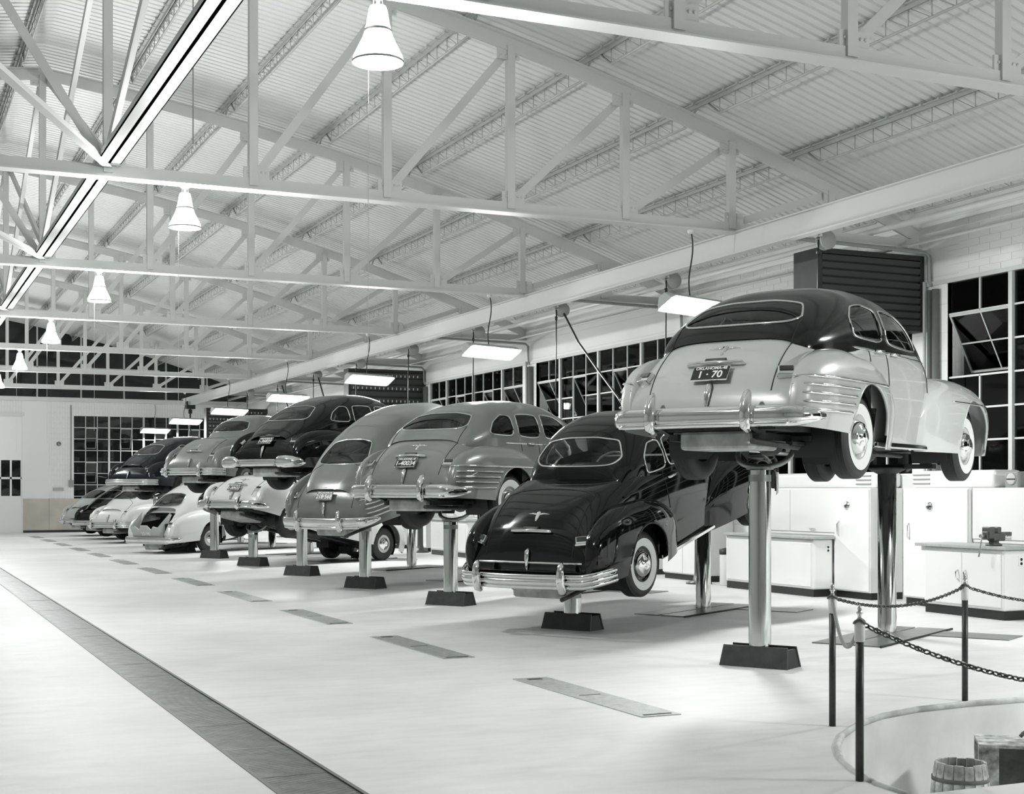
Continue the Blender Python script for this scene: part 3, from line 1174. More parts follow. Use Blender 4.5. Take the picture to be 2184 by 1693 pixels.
    rf = Shell(rx, [.78, .83, .885, .935, .97, .985, .985, .965, .925, .88, .83], [.56, .72, .87, 1.0, 1.09, 1.125, 1.11, 1.05, .94, .80, .62],   .60, lambda x: np.interp(x, [-1.25, -.5, -.2, .3], [.42, .385, .36, .27]), .62, .68,
               yi=lambda x: np.interp(x, [-1.2 - sh, -.5 - sh, 0], [.745, .72, .62]), tuck=.955)
    fx = [1.62, 1.75, 1.95, 2.2, 2.55, 2.9, 3.2, 3.5, 3.72, 3.84, 3.89]
    ff_ = Shell(fx, [.82, .865, .905, .94, .965, .98, .98, .955, .90, .82, .72], [.62, .80, .95, 1.03, 1.07, 1.08, 1.06, 1.0, .88, .72, .56], .58, .28, .62, .72, yi=.42, tuck=.96)
    S['rf'], S['ff'] = rf, ff_
    for nm, fs_, ax, R in (('rear_fender', rf, 0, .455), ('front_fender', ff_, WB, .465)):
        for sd in (-1, 1):
            xs_ = dense(fs_.x0, fs_.x1, 80, .55)
            P_ = fs_.points(xs_, 30, False, sd)
            lip = P_[:, -1:, :].copy(); lip[:, :, 2] = np.maximum(lip[:, :, 2] - .35, .46); lip[:, :, 1] -= sd * .02
            P_ = np.concatenate([P_, lip], axis=1)
            # pull vertices near the arch circle onto it
            dx, dz = P_[:, :, 0] - ax, P_[:, :, 2] - .38
            r_ = np.hypot(dx, dz)
            near = (r_ > R - .04) & (r_ < R + .03) & (np.abs(P_[:, :, 1]) > .78)
            near[:, -1] = False
            sc = np.where(near & (dz >= .12), R / np.maximum(r_, 1e-6), 1)
            low = near & (dz < .12)
            nz = .38 + dz * sc
            nx = ax + np.where(low, np.sign(dx) * np.sqrt(np.maximum(R * R - dz * dz, 0)), dx * sc)
            ny = np.where(near, sd * fs_.side_y(nx, nz), P_[:, :, 1])
            P_ = np.stack([nx, ny, nz], axis=2)
            C = (P_[:-1, :-1] + P_[1:, :-1] + P_[:-1, 1:] + P_[1:, 1:]) / 4
            r_ = np.hypot(C[:, :, 0] - ax, C[:, :, 2] - .38)
            keep = ~((r_ < R - .004) & (np.abs(C[:, :, 1]) > .7) & (C[:, :, 2] < .95))
            m_ = MB()
            m_.grid(P_, True, keep)
            e = P_[0]
            m_.add(e.tolist() + [(fs_.x0, sd * .5, .5)], [(i, i + 1, len(e)) for i in range(len(e) - 1)])
            e = P_[-1]
            m_.add(e.tolist() + [(fs_.x1, sd * .5, .5)], [(i, i + 1, len(e)) for i in range(len(e) - 1)])
            # rolled arch lip
            an = np.linspace(math.radians(-5 if ax else 2), math.radians(185 if ax else 177), 40)
            pts = [(ax + R * math.cos(t), sd * (float(fs_.side_y(ax + R * math.cos(t), max(.38 + R * math.sin(t), .3))) - .008), .38 + R * math.sin(t)) for t in an]
            m_.tube(pts, .014, n=6)
            S[(nm, sd)] = m_.mesh(nm)
            # fender strips
            if nm == 'rear_fender':
                L = []
                for q, z in enumerate((.555, .625, .695, .765, .835)):
                    xe = -math.sqrt(max((R + .05)**2 - (z - .38)**2, 0)) if z < .85 else .3
                    if q == 4:
                        xe = .55
                    x_s = np.linspace(-.985 - sh, xe, 22)
                    pts = [(x, sd * (float(fs_.side_y(x, z)) + .006), z) for x in x_s]
                    m_ = MB(); m_.tube(pts, [.004] + [.0145] * 20 + [.004], n=6)
                    L.append(m_.mesh('fender_strip'))
                S[('strips', sd)] = L
            else:
                x_s = np.linspace(2.35, 3.6, 24)
                z = .80
                pts = [(x, sd * (float(fs_.side_y(x, z)) + .004), z) for x in x_s]
                m_ = MB(); m_.tube(pts, .011, n=6); S[('fstrip', sd)] = m_.mesh('fender_strip')
    # ---- belt mouldings, door seams, handles
    for sd in (-1, 1):
        x_s = np.linspace(-.1 if not fast else .2, 2.1, 30)
        z = 1.165
        pts = [(x, sd * (float(body.side_y(x, z)) + .004), z + .0 * x) for x in x_s]
        m_ = MB(); m_.tube(pts, .012, n=6); S[('belt', sd)] = m_.mesh('belt_moulding')
        L = []
        for xd in ((.78, 1.95) if fast or coupe else (.30, .76, 1.95)):
            zz_ = np.linspace(.36 if xd > .92 else float(rf.zt(xd)) - .02, 1.22, 20)
            pts = [(xd + (.03 if xd < .5 else 0), sd * (float(max(body.side_y(xd, q), rf.side_y(xd, q) if xd < .92 and q < rf.zt(xd) else 0)) + .001), q) for q in zz_]
            m_ = MB(); m_.tube(pts, .006, n=4); L.append(m_.mesh('door_seam'))
        S[('seams', sd)] = L
        L = []
        for xh in ((.92,) if fast or coupe else (.55, .94)):
            y = float(body.side_y(xh, 1.16))
            m_ = MB(); m_.tube([(xh - .08, sd * (y + .01), 1.165), (xh - .06, sd * (y + .035), 1.165), (xh + .08, sd * (y + .035), 1.168), (xh + .1, sd * (y + .015), 1.168)], .013, n=7)
            L.append(m_.mesh('door_handle'))
        S[('handles', sd)] = L
        m_ = MB()
        m_.box((.47, sd * .80 - .05, .29), (2.58, sd * .80 + .05, .345))
        S[('sill', sd)] = bevel(m_.mesh('running_board'), .015, 2)
    # trunk lid seam
    if kind != 'open':
        xa = (-.36 if not fast else -.52) - sh
        pts = []
        hwid = .565
        rear = np.linspace(-.985 - sh, xa, 26)
        for x in rear:
            pts.append((x, -min(hwid, float(body.w(x)) - .06), x))
        for t in np.linspace(-1, 1, 21)[1:-1]:
            pts.append((xa + .10 * (1 - t * t), hwid * t, 0))
        for x in rear[::-1]:
            pts.append((x, min(hwid, float(body.w(x)) - .06), x))
        q = []
        for x, y, _ in pts:
            zz_ = float(body.top_z(x, y))
            gz_ = float(gh.top_z(x, y)) if gh.x0 < x else -1
            q.append((x, y, max(zz_, gz_) + .0005))
        m_ = MB(); m_.tube(q, .0055, n=4); S['lid_seam'] = m_.mesh('trunk_lid_seam')
    # ---- underside
    m_ = MB()
    m_.box((-.98 - sh, -.60, .40), (-.5, .60, .44)); m_.box((-.5, -.60, .33), (3.4, .60, .37))
    m_.box((-.9 - sh, -.42, .32), (3.5, -.34, .38)); m_.box((-.9 - sh, .34, .32), (3.5, .42, .38))
    m_.tube([(0, -.7, .37), (0, .7, .37)], .04, n=10)
    m_.lathe([(0, -.13), (.12, -.1), (.16, 0), (.12, .1), (0, .13)], n=16, axis='x', c=(0, 0, .37))
    m_.tube([(WB, -.7, .36), (WB, .7, .36)], .045, n=10)
    m_.tube([(.1, 0, .36), (1.7, 0, .38)], .035, n=8)
    m_.tube([(-1.16 - sh, -.48, .30), (-.5, -.48, .27), (-.2, -.48, .45), (.4, -.48, .26), (2.4, -.38, .26)], .025, n=8)
    m_.tube([(.7, -.46, .25), (1.3, -.44, .25)], .08, n=10)
    for sd in (-1, 1):
        m_.bar((-.72, sd * .5, .30), (.72, sd * .5, .30), .06, .03)
    S['chassis'] = m_.mesh('chassis')
    m_ = MB(); m_.box((-.98 - sh, -.36, .24), (-.38 - sh, .28, .40)); S['tank'] = bevel(m_.mesh('fuel_tank'), .03, 2)
    for ax, nm in ((0, 'r'), (WB, 'f')):
        m_ = MB()
        an = np.linspace(math.radians(-25), math.radians(205), 20)
        for sd in (-1, 1):
            Pq = np.array([[(ax + .465 * math.cos(t), sd * yy_, .38 + .465 * math.sin(t)) for yy_ in (.42, .6, .80)] for t in an])
            m_.grid(Pq)
            ring = [(ax + .465 * math.cos(t), sd * .42, .38 + .465 * math.sin(t)) for t in an]
            m_.add([(ax, sd * .42, .38)] + ring, [(0, i + 1, i + 2) for i in range(len(ring) - 1)])
        S['well_' + nm] = m_.mesh('wheel_housing')
    # ---- interior
    m_ = MB(); m_.box((.12 - sh, -.62, .60), (.30 - sh, .62, 1.28)); m_.box((.28 - sh, -.62, .58), (.80 - sh, .62, .78)); S['rear_seat'] = bevel(m_.mesh('rear_seat'), .05, 2)
    m_ = MB(); m_.box((1.02, -.62, .60), (1.16, .62, 1.30)); m_.box((1.14, -.62, .58), (1.62, .62, .78)); S['front_seat'] = bevel(m_.mesh('front_seat'), .05, 2)
    m_ = MB(); m_.box((-.1 - sh * 1.3, -.66, .98), (.14 - sh, .66, 1.16)); m_.box((1.86, -.7, .9), (2.05, .7, 1.20)); m_.box((0, -.68, .40), (2.1, .68, .44)); S['cabin'] = m_.mesh('cabin_lining')
    m_ = MB()
    c_ = Vector((1.58, .38, 1.17))
    ax_ = Vector((-.55, 0, .83)).normalized(); u_ = Vector((0, 1, 0)); v_ = ax_.cross(u_)
    m_.tube([c_ + (u_ * math.cos(t) + v_ * math.sin(t)) * .20 for t in np.linspace(0, 2 * PI, 25)[:-1]], .013, n=6, closed=True)
    m_.tube([c_, c_ - ax_ * .45], .02, n=6); m_.tube([c_ - u_ * .2, c_ + u_ * .2], .01, n=5)
    S['steering_wheel'] = m_.mesh('steering_wheel')
    return S


def wheel_meshes():
    r = TYR
    m_ = MB()
    prof = [(.20, -.075), (.235, -.088), (.29, -.098), (.335, -.092), (.358, -.078), (r, -.06)]
    for q in np.linspace(-.06, .06, 9):
        prof += [(r, q - .004), (r - .008, q - .003), (r - .008, q + .003), (r, q + .004)]
    prof += [(r, .06), (.358, .078), (.335, .092), (.29, .098), (.235, .088), (.20, .075)]
    m_.lathe(prof, n=44, axis='y')
    ty = m_.mesh('wheel')
    m_ = MB(); m_.lathe([(.198, -.082), (.235, -.0925), (.27, -.0985), (.292, -.1005)], n=44, axis='y'); ww = m_.mesh('whitewall')
    m_ = MB(); m_.lathe([(.205, -.072), (.20, -.088), (.188, -.080), (.17, -.066), (.145, -.068)], n=40, axis='y'); rim = m_.mesh('rim')
    m_ = MB(); m_.lathe([(.15, -.068), (.14, -.10), (.118, -.122), (.085, -.130), (.078, -.142), (.045, -.156), (.0, -.160)], n=32, axis='y'); cap = m_.mesh('hubcap')
    m_ = MB(); m_.lathe([(.0, .02), (.19, .02), (.205, .07)], n=24, axis='y'); m_.lathe([(.14, .02), (.15, .11), (.0, .11)], n=20, axis='y'); back = m_.mesh('brake_drum')
    return ty, ww, rim, cap, back


WHEEL = wheel_meshes()


def bumper_path(hw, xr, wrap, n=41):
    pts = []
    for t in np.linspace(-1, 1, n):
        y = hw * t
        x = xr + .07 * t * t + wrap * max(0, (abs(t) - .74) / .26)**1.9
        pts.append((x, y))
    return pts


def bumper_mesh(style):
    m_ = MB()
    if style == 'ribbed':
        for q, (dz, rr, ry) in enumerate(((.055, .028, .030), (0, .034, .034), (-.055, .026, .030))):
            pts = [(x - (.012 if q == 1 else 0), y, .50 + dz) for x, y in bumper_path(.98, -1.19, .32)]
            m_.tube(pts, rr, n=10, rz=ry)
    elif style == 'capped':
        pts = [(x, y, .49) for x, y in bumper_path(.93, -1.17, .10)]
        m_.tube(pts, .03, n=12, rz=.065)
        for sd in (-1, 1):
            pts = [(-1.185, sd * .50, .50), (-1.195, sd * .60, .505), (-1.19, sd * .78, .505), (-1.14, sd * .92, .50), (-1.04, sd * .99, .495), (-.92, sd * 1.02, .49)]
            m_.tube([(x, y * .93, z) for x, y, z in pts], [.02, .05, .058, .055, .045, .012], n=14, rz=[.06, .105, .11, .10, .08, .03])
    else:
        b_ = bumper_path(.97, -1.18, .27)
        en = {0: (.008, .02), 1: (.028, .052), 2: (.039, .072), 3: (.044, .083)}
        rr = [en.get(min(i, 40 - i), (.046, .088))[0] for i in range(41)]
        rz_ = [en.get(min(i, 40 - i), (.046, .088))[1] for i in range(41)]
        m_.tube([(x, y, .505) for x, y in b_], rr, n=16, rz=rz_)
        m_.tube([(x - .030, y, .440) for x, y in b_[4:-4]], .024, n=8)
    return m_.mesh('bumper')


def guard_mesh():
    m_ = MB()
    pts = [(-1.19, 0, .39), (-1.235, 0, .42), (-1.245, 0, .50), (-1.235, 0, .58), (-1.215, 0, .64), (-1.19, 0, .69), (-1.165, 0, .72)]
    m_.tube(pts, [.03, .042, .048, .046, .04, .032, .012], n=12, rz=[.03, .045, .05, .05, .045, .035, .012], up=(0, 1, 0))
    return m_.mesh('bumper_guard')


BUMPER = {k: bumper_mesh(k) for k in ('chrysler', 'ribbed', 'capped')}
GUARD = guard_mesh()


def text_mesh(txt, size):
    cu_ = bpy.data.curves.new('lettering', 'FONT')
    cu_.body = txt
    cu_.size = size
    cu_.align_x = 'CENTER'
    cu_.align_y = 'CENTER'
    cu_.extrude = 0.0015
    cu_.offset = size * .02
    o = bpy.data.objects.new('tmp', cu_)
    COL.objects.link(o)
    dg_ = bpy.context.evaluated_depsgraph_get()
    me = bpy.data.meshes.new_from_object(o.evaluated_get(dg_))
    bpy.data.objects.remove(o)
    me.name = 'lettering'
    return me


def emblem_mesh():
    m_ = MB()
    m_.tube([(0, 0, -.05), (0.0, 0, -.02), (0, 0, .03), (0, 0, .045)], [.006, .016, .022, .008], n=8, rz=[.004, .01, .012, .005], up=(1, 0, 0))
    for sd in (-1, 1):
        m_.tube([(0, 0, .012), (0, sd * .05, .022), (0, sd * .10, .018)], [.010, .008, .002], n=6)
    m_.v = [(x * 1.3, y * 1.45, z * 1.45) for x, y, z in m_.v]
    return m_.mesh('emblem')


def handle_mesh():
    m_ = MB()
    m_.tube([(0, 0, .09), (-.02, 0, .06), (-.018, 0, 0), (-.012, 0, -.06), (.002, 0, -.10)], [.014, .026, .024, .016, .006], n=8, rz=[.01, .018, .018, .012, .006], up=(1, 0, 0))
    m_.v = [(x * 1.2, y * 1.25, z * 1.25) for x, y, z in m_.v]
    return m_.mesh('trunk_handle')


EMBLEM, THANDLE = emblem_mesh(), handle_mesh()
m_ = MB(); m_.tube([(-.01, -.27, 0), (-.03, -.25, 0), (-.035, 0, .006), (-.03, .25, 0), (-.01, .27, 0)], [.006, .018, .022, .018, .006], n=8); LBAR = m_.mesh('plate_lamp_bar')
m_ = MB(); m_.box((-.05, -.10, .0), (.0, .10, .05)); LBOX = bevel(m_.mesh('plate_lamp'), .008, 2)
m_ = MB(); m_.box((-.014, -.165, -.075), (-.006, .165, .065)); NPLATE = m_.mesh('license_plate')
m_ = MB(); m_.tube([(-.012, -.168, -.078), (-.012, .168, -.078), (-.012, .168, .068), (-.012, -.168, .068)], .006, n=5, closed=True, smooth=False); NFRAME = m_.mesh('plate_frame')
m_ = MB(); m_.box((-.040, -.072, -.032), (.01, .072, .060)); TLAMP = bevel(m_.mesh('tail_lamp'), .010, 2)
m_ = MB(); m_.box((-.048, -.058, -.004), (-.034, .058, .050)); TLENS = bevel(m_.mesh('lens'), .005, 1)
m_ = MB(); m_.box((-.050, -.076, -.052), (.01, .076, -.030)); TBASE = bevel(m_.mesh('lamp_base'), .006, 1)


def surf_frame(body, y, z, hi=-.05):
    """local x = outward backwards reversed: item -x faces out along the surface normal"""
    lo = body.x0
    x = float(body.rear_x(np.array([y]), np.array([z]), lo, hi)[0])
    e = .01
    x2 = float(body.rear_x(np.array([y]), np.array([z + e]), lo, hi)[0])
    x3 = float(body.rear_x(np.array([y + e * (1 if y >= 0 else -1)]), np.array([z]), lo, hi)[0])
    up = Vector((x2 - x, 0, e)).normalized()
    lat = Vector(((x3 - x) * (1 if y >= 0 else -1), e, 0)).normalized()
    fwd = lat.cross(up).normalized()
    up = fwd.cross(lat).normalized()
    M_ = Matrix((fwd, lat, up)).transposed().to_4x4()
    M_.translation = Vector((x, y, z))
    return M_


def make_car(label, style, body_paint, roof_paint, axle, raise_, pitch=0.0, plate=None, bumper='chrysler', whitewall=True,
             strips=True, guards=True, plate_white=False, rich=True, tail_strip=False):
    if style not in STYLE:
        STYLE[style] = make_style('fast' if style == 'open_base' else style)
    S = STYLE[style]
    body = S['body_shell']
    root = thing('car', label, 'car', (axle.x, axle.y, raise_), 0, 'cars in the service bays')
    root.rotation_euler = (0, -math.radians(pitch), CAR_YAW)
    link('body', S['body'], body_paint, root)
    rf_ = link('roof', S['roof'], roof_paint, root)
    w = link('rear_window', S['rear_window'], GLASS, root); link('window_trim', S['rear_trim'], CHROME, w)
    w = link('windshield', S['windshield'], GLASS, root); link('windshield_trim', S['ws_trim'], roof_paint, w)
    for g_, t_ in S['side']:
        w = link('side_window', g_, GLASS, root)
        link('window_trim', t_, CHROME if rich else roof_paint, w)
    for nm in ('rear_fender', 'front_fender'):
        for sd in (-1, 1):
            f_ = link(nm, S[(nm, sd)], body_paint, root)
            if strips and nm == 'rear_fender':
                for me in S[('strips', sd)]:
                    link('fender_strip', me, CHROME, f_)
            if strips and nm == 'front_fender':
                link('fender_strip', S[('fstrip', sd)], CHROME, f_)
    for sd in (-1, 1):
        link('belt_moulding', S[('belt', sd)], CHROME if strips else body_paint, root)
        for me in S[('seams', sd)]:
            link('door_seam', me, BLACK, root)
        for me in S[('handles', sd)]:
            link('door_handle', me, CHROME, root)
        link('running_board', S[('sill', sd)], CHROME if strips or tail_strip else UNDER, root)
    if 'lid_seam' in S:
        link('trunk_lid_seam', S['lid_seam'], BLACK, root)
    link('chassis', S['chassis'], UNDER, root)
    link('fuel_tank', S['tank'], TANK, root)
    link('wheel_housing', S['well_r'], BLACK, root)
    link('wheel_housing', S['well_f'], BLACK, root)
    link('rear_seat', S['rear_seat'], SEAT, root)
    link('front_seat', S['front_seat'], SEAT, root)
    link('cabin_lining', S['cabin'], CABIN, root)
    link('steering_wheel', S['steering_wheel'], ENAMEL, root)
    ty, ww, rim, cap, back = WHEEL
    for ax in (0, WB):
        for sd in (-1, 1):
            q = link('wheel', ty, RUBBER, root)
            q.location = (ax, sd * .76, TYR)
            q.rotation_euler = (0, 0, 0 if sd < 0 else PI)
            if whitewall:
                link('whitewall', ww, WWALL, q)
            link('rim', rim, body_paint, q)
            link('hubcap', cap, CHROME, q)
            link('brake_drum', back, UNDER, q)
    b_ = link('bumper', BUMPER[bumper], CHROME, root)
    b_.location = (-S['sh'] * .9, 0, 0)
    if guards:
        for sd in (-1, 1):
            q = link('bumper_guard', GUARD, CHROME, b_)
            q.location = (0, sd * (.55 if bumper == 'ribbed' else .44), 0)
    m2 = MB()
    for sd in (-1, 1):
        m2.bar((-1.15 - S['sh'], sd * .43, .46), (-.85 - S['sh'], sd * .43, .38), .05, .04)
    m2.build('bumper_bracket', UNDER, root)

    def on(nm, me, mt, y, z, par=root):
        q = link(nm, me, mt, par)
        M_ = surf_frame(body, y, z)
        q.matrix_local = M_
        return q
    for sd in (-1, 1):
        q = on('tail_lamp', TLAMP, CHROME, sd * .655, .86)
        link('lens', TLENS, LAMPRED, q); link('lamp_base', TBASE, CHROME, q)
    if tail_strip:
        pts = []
        for y in np.linspace(-.70, .70, 25):
            M_ = surf_frame(body, float(y), .66)
            pts.append(M_.translation + M_.to_3x3() @ Vector((-.006, 0, 0)))
        m2 = MB(); m2.tube(pts, .013, n=6); m2.build('tail_strip', CHROME, root)
    if style != 'open':
        on('emblem', EMBLEM, CHROME, 0, 1.10 if style != 'fast' else 1.04)
        q = on('plate_lamp_bar', LBAR, CHROME, 0, .955)
        link('plate_lamp', LBOX, LAMPRED, q)
        on('trunk_handle', THANDLE, CHROME, 0, .70)
        if plate:
            q = link('license_plate', NPLATE, PLATE_WHT if plate_white else PLATE_BLK, root)
            M_ = surf_frame(body, 0, .865)
            M_.translation = M_.translation + M_.to_3x3() @ Vector((-.035, 0, 0))
            q.matrix_local = M_
            link('plate_frame', NFRAME, CHROME, q)
            rot = Matrix(((0, 0, -1), (-1, 0, 0), (0, 1, 0))).to_4x4()
            for txt, sz, dz in ((plate[0], .042, .045), (plate[1], .10, -.022)):
                t_ = link('lettering', text_mesh(txt, sz), LETTER, q)
                M2 = rot.copy(); M2.translation = Vector((-.0155, 0, dz))
                t_.matrix_local = M2
    return root


P_LIGHT = paint('light_grey', .50)
P_DARK = mat('paint_dark_roof', T(.008), rough=.14, spec=.4)
P_BLACK = mat('paint_black', T(.003), rough=.07, spec=.5)
P_GREY = paint('mid_grey', .165)
P_GREY2 = paint('silver_grey', .20)
P_WHITE = paint('off_white', .72)
P_NAVY = mat('paint_blue_black', (.006, .009, .014), rough=.12, spec=.5)
P_PALE = paint('pale_grey', .45)


def bay(k):
    return Vector((LIFT_X, LIFT_Y0 + LIFT_DY * k, 0))


def axle_of(k, s=.22):
    return bay(k) + CD * s


CARS = [
    # k, label, style, paint, roof, raise, pitch, plate, bumper, whitewall, strips, guards
    (0, 'two-tone sedan, light grey body and dark roof, raised highest in front', 'two', P_LIGHT, P_DARK, 1.68, 0, ('OKLAHOMA-48', '1 · 70'), 'chrysler', True, True, True),
    (1, 'glossy black sedan with its nose tipped up, beside the two-tone car', 'coupe', P_BLACK, P_BLACK, .40, 14.0, None, 'ribbed', True, False, True),
    (2, 'grey sedan with licence plate 1-40034 raised level', 'notch', P_GREY2, P_GREY2, 1.07, 0, ('OKLAHOMA-48', '1-40034'), 'chrysler', True, True, True),
    (3, 'grey fastback with licence plate 218-568, nose tipped up', 'fast', P_GREY, P_GREY, .97, 16.0, ('OKLAHOMA-48', '218·568'), 'chrysler', True, True, True),
    (4, 'glossy black fastback with licence plate 1-36829 raised high', 'fast', P_BLACK, P_BLACK, 1.60, 0, ('OKLAHOMA-48', '1-36829'), 'capped', False, False, False),
    (5, 'off-white car with licence plate 1-00432 on nose-down lift', 'coupe', P_WHITE, P_WHITE, .60, -11.0, ('OKLAHOMA-48', '1-00432'), 'chrysler', False, False, True),
    (6, 'mid-grey coupe with oval rear window raised high', 'coupe', P_GREY2, P_GREY2, 1.53, 0, None, 'ribbed', False, False, True),
    (7, 'off-white fastback on the floor with its trunk open', 'open', P_WHITE, P_WHITE, .0, 7.0, None, 'chrysler', False, False, False),
    (8, 'dark blue-black fastback raised high over a white car', 'fast', P_NAVY, P_NAVY, 1.33, 0, None, 'ribbed', False, False, False),
    (9, 'off-white sedan low on its lift under the raised dark fastback', 'fast', P_WHITE, P_WHITE, .06, 0, None, 'ribbed', False, False, True),
    (10, 'black sedan mostly hidden behind the far low off-white sedan', 'fast', P_BLACK, P_BLACK, .05, 0, None, 'ribbed', False, False, False),
    (11, 'pale grey sedan farthest left, by the end wall', 'fast', P_PALE, P_PALE, .05, 0, None, 'chrysler', False, False, True),
]


def make_open_style():
    S = make_style('fast')
    # cut the trunk opening out of body and roof
    for key in ('body', 'roof'):
        b = bmesh.new()
        b.from_mesh(S[key])
        dead = [f for f in b.faces if (lambda c: c.x < -.74 and abs(c.y) < .55 and c.z > .50 and abs(c.y) < .30 + .9 * max(0, -.55 - c.x))(f.calc_center_median())]
        bmesh.ops.delete(b, geom=dead, context='FACES')
        b.to_mesh(S[key])
        b.free()
    S.pop('lid_seam', None)
    return S


STYLE['open'] = make_open_style()
car_objs = {}
for (k, lab, st, bp, rp, rz_, pt, pl, bu, ww, sp, gd) in CARS:
    car_objs[k] = make_car(lab, st, bp, rp, axle_of(k, .40 if k == 3 else .22), rz_, pt, pl, bu, ww, sp, gd, rich=(st != 'coupe' or k == 1), tail_strip=(k == 1))
# trunk well and drop-down lid of the open car
m_ = MB()
m_.box((-1.2, -.54, .46), (-.35, .54, .50)); m_.box((-.39, -.54, .46), (-.35, .54, 1.2))
m_.box((-1.2, -.56, .46), (-.35, -.53, .9)); m_.box((-1.2, .53, .46), (-.35, .56, .9))
m_.build('trunk_well', BLACK, car_objs[7])
lid = MB()
prof_ = [(-.52, 0), (.52, 0), (.50, .30), (.34, .34), (.22, .24), (.12, .36), (-.12, .36), (-.22, .24), (-.34, .34), (-.50, .30)]
vv = [(0, y, z) for y, z in prof_] + [(.03, y, z) for y, z in prof_]
nn = len(prof_)
lid.add(vv, [tuple(range(nn))[::-1], tuple(range(nn, 2 * nn))] + [(i, (i + 1) % nn, nn + (i + 1) % nn, nn + i) for i in range(nn)])
lid.bar((.02, -.5, .02), (.55, -.5, .42), .03, .03); lid.bar((.02, .5, .02), (.55, .5, .42), .03, .03)
for sd in (-1, 1):
    lid.add([(.0, sd * .51, 0), (.0, sd * .51, .32), (.55, sd * .53, .50), (.2, sd * .52, .05)], [(0, 1, 2, 3)])
q = lid.build('trunk_lid', mat('lid_lining', T(.5), rough=.5), car_objs[7])
q.location = (-1.33, 0, .54)
q.rotation_euler = (0, math.radians(-18), 0)
t_ = link('lettering', text_mesh('20190', .13), LETTER, q)
rot = Matrix(((0, 0, -1), (-1, 0, 0), (0, 1, 0))).to_4x4(); rot.translation = Vector((-.006, 0, .13)); t_.matrix_local = rot

# ================================================================== LIFTS


def lift(k, zr, zf, label, front=True):
    c = bay(k)
    r = thing('car_lift', label, 'lift', (c.x, c.y, 0), CAR_YAW, 'twin-post floor lifts')
    m_ = MB(); m_.lathe([(0, zr), (.098, zr), (.1, zr - .01), (.1, 0), ], n=32); m_.build('rear_ram', POSTM, r)
    m_ = MB(); m_.lathe([(.1015, zr - .05), (.1015, zr - .11)], n=32); m_.build('ram_collar', DULL, r)
    # U-shaped saddle
    pts = []
    for t in np.linspace(0, 1, 25):
        a = PI * t
        y = -.27 * math.cos(a) * (1 if True else 0)
        z = .24 * (1 - math.sin(a)**.45)
        pts.append((.02 + .16 * z / .24, y, zr + .02 + z))
    m_ = MB(); m_.tube(pts, .026, n=8, up=(1, 0, 0)); m_.build('saddle', DULL, r)
    m_ = MB(); m_.box((-.07, -.1, zr - .005), (.07, .1, zr + .02)); m_.build('saddle_plate', DULL, r)
    # slanted guard boards
    for sx in (-1, 1):
        m_ = MB()
        v = [(sx * .155, -.33, 0), (sx * .155, .33, 0), (sx * .105, .31, .185), (sx * .105, -.31, .185)]
        v2 = [(x - sx * .02, y, z) for x, y, z in v]
        m_.add(v + v2, [(0, 1, 2, 3), (7, 6, 5, 4), (0, 4, 5, 1), (1, 5, 6, 2), (2, 6, 7, 3), (3, 7, 4, 0)])
        m_.build('guard_board', SKIRT, r)
    for sy in (-1, 1):
        m_ = MB()
        v = [(-.15, sy * .325, 0), (.15, sy * .325, 0), (.10, sy * .305, .165), (-.10, sy * .305, .165)]
        v2 = [(x, y - sy * .02, z) for x, y, z in v]
        m_.add(v + v2, [(0, 1, 2, 3), (7, 6, 5, 4), (0, 4, 5, 1), (1, 5, 6, 2), (2, 6, 7, 3), (3, 7, 4, 0)])
        m_.build('guard_end', BLACK, r)
    if front:
        fx_ = 3.27
        m_ = MB(); m_.lathe([(0, zf), (.1, zf), (.1, 0)], n=32, c=(fx_, 0, 0)); m_.build('front_ram', POSTM, r)
        m_ = MB()
        m_.lathe([(.1, zf - .02), (.18, zf + .02), (.22, zf + .05), (.0, zf + .05)], n=24, c=(fx_, 0, 0))
        m_.bar((fx_, -.52, zf + .06), (fx_, .52, zf + .06), .12, .05)
        for y in (-.42, -.18, .18, .42):
            m_.box((fx_ - .06, y - .04, zf + .06), (fx_ + .06, y + .04, zf + .20))
        m_.build('cradle', UNDER, r)
    return r


def lift_plates(k, word):
    c = bay(k)
    r = thing('lift_pit_cover', 'dark steel pit cover plates around the front ram, %s' % word, 'floor plate', (c.x, c.y, 0), CAR_YAW, 'lift pit covers')
    m_ = MB(); m_.box((2.05, -.36, 0), (4.25, -.02, .012)); m_.build('plate', PLATED, r)
    m_ = MB(); m_.box((2.05, .02, 0), (4.25, .36, .012)); m_.build('plate', PLATED, r)
    m_ = MB(); m_.box((3.45, -1.25, 0), (4.0, -.40, .010)); m_.build('plate', PLATED, r)
    m_ = MB(); m_.tube([(2.0, -.39, .01), (4.3, -.39, .01)], .012, n=6); m_.build('edge_rod', BLACK, r)


lift_words = ['under the two-tone car', 'under the nose-up black sedan', 'under grey sedan 1-40034', 'under grey fastback 218-568', 'under black fastback 1-36829',
              'under off-white car 1-00432', 'under the raised grey coupe', 'beside the open-trunk car', 'under the raised dark fastback', 'under the low off-white sedan']
for k in range(10):
    spec = [c for c in CARS if c[0] == k][0]
    ra, pt = spec[5], math.radians(spec[6])
    zr = max(ra + .09 - .1 * math.tan(pt), .22)
    zf = max(ra + .10 + 3.05 * math.tan(pt), .06)
    if k == 5:
        zf = .10
    lift(k, zr, zf, 'twin-post lift with polished rams %s' % lift_words[k], front=zf > .08)
    lift_plates(k, lift_words[k])

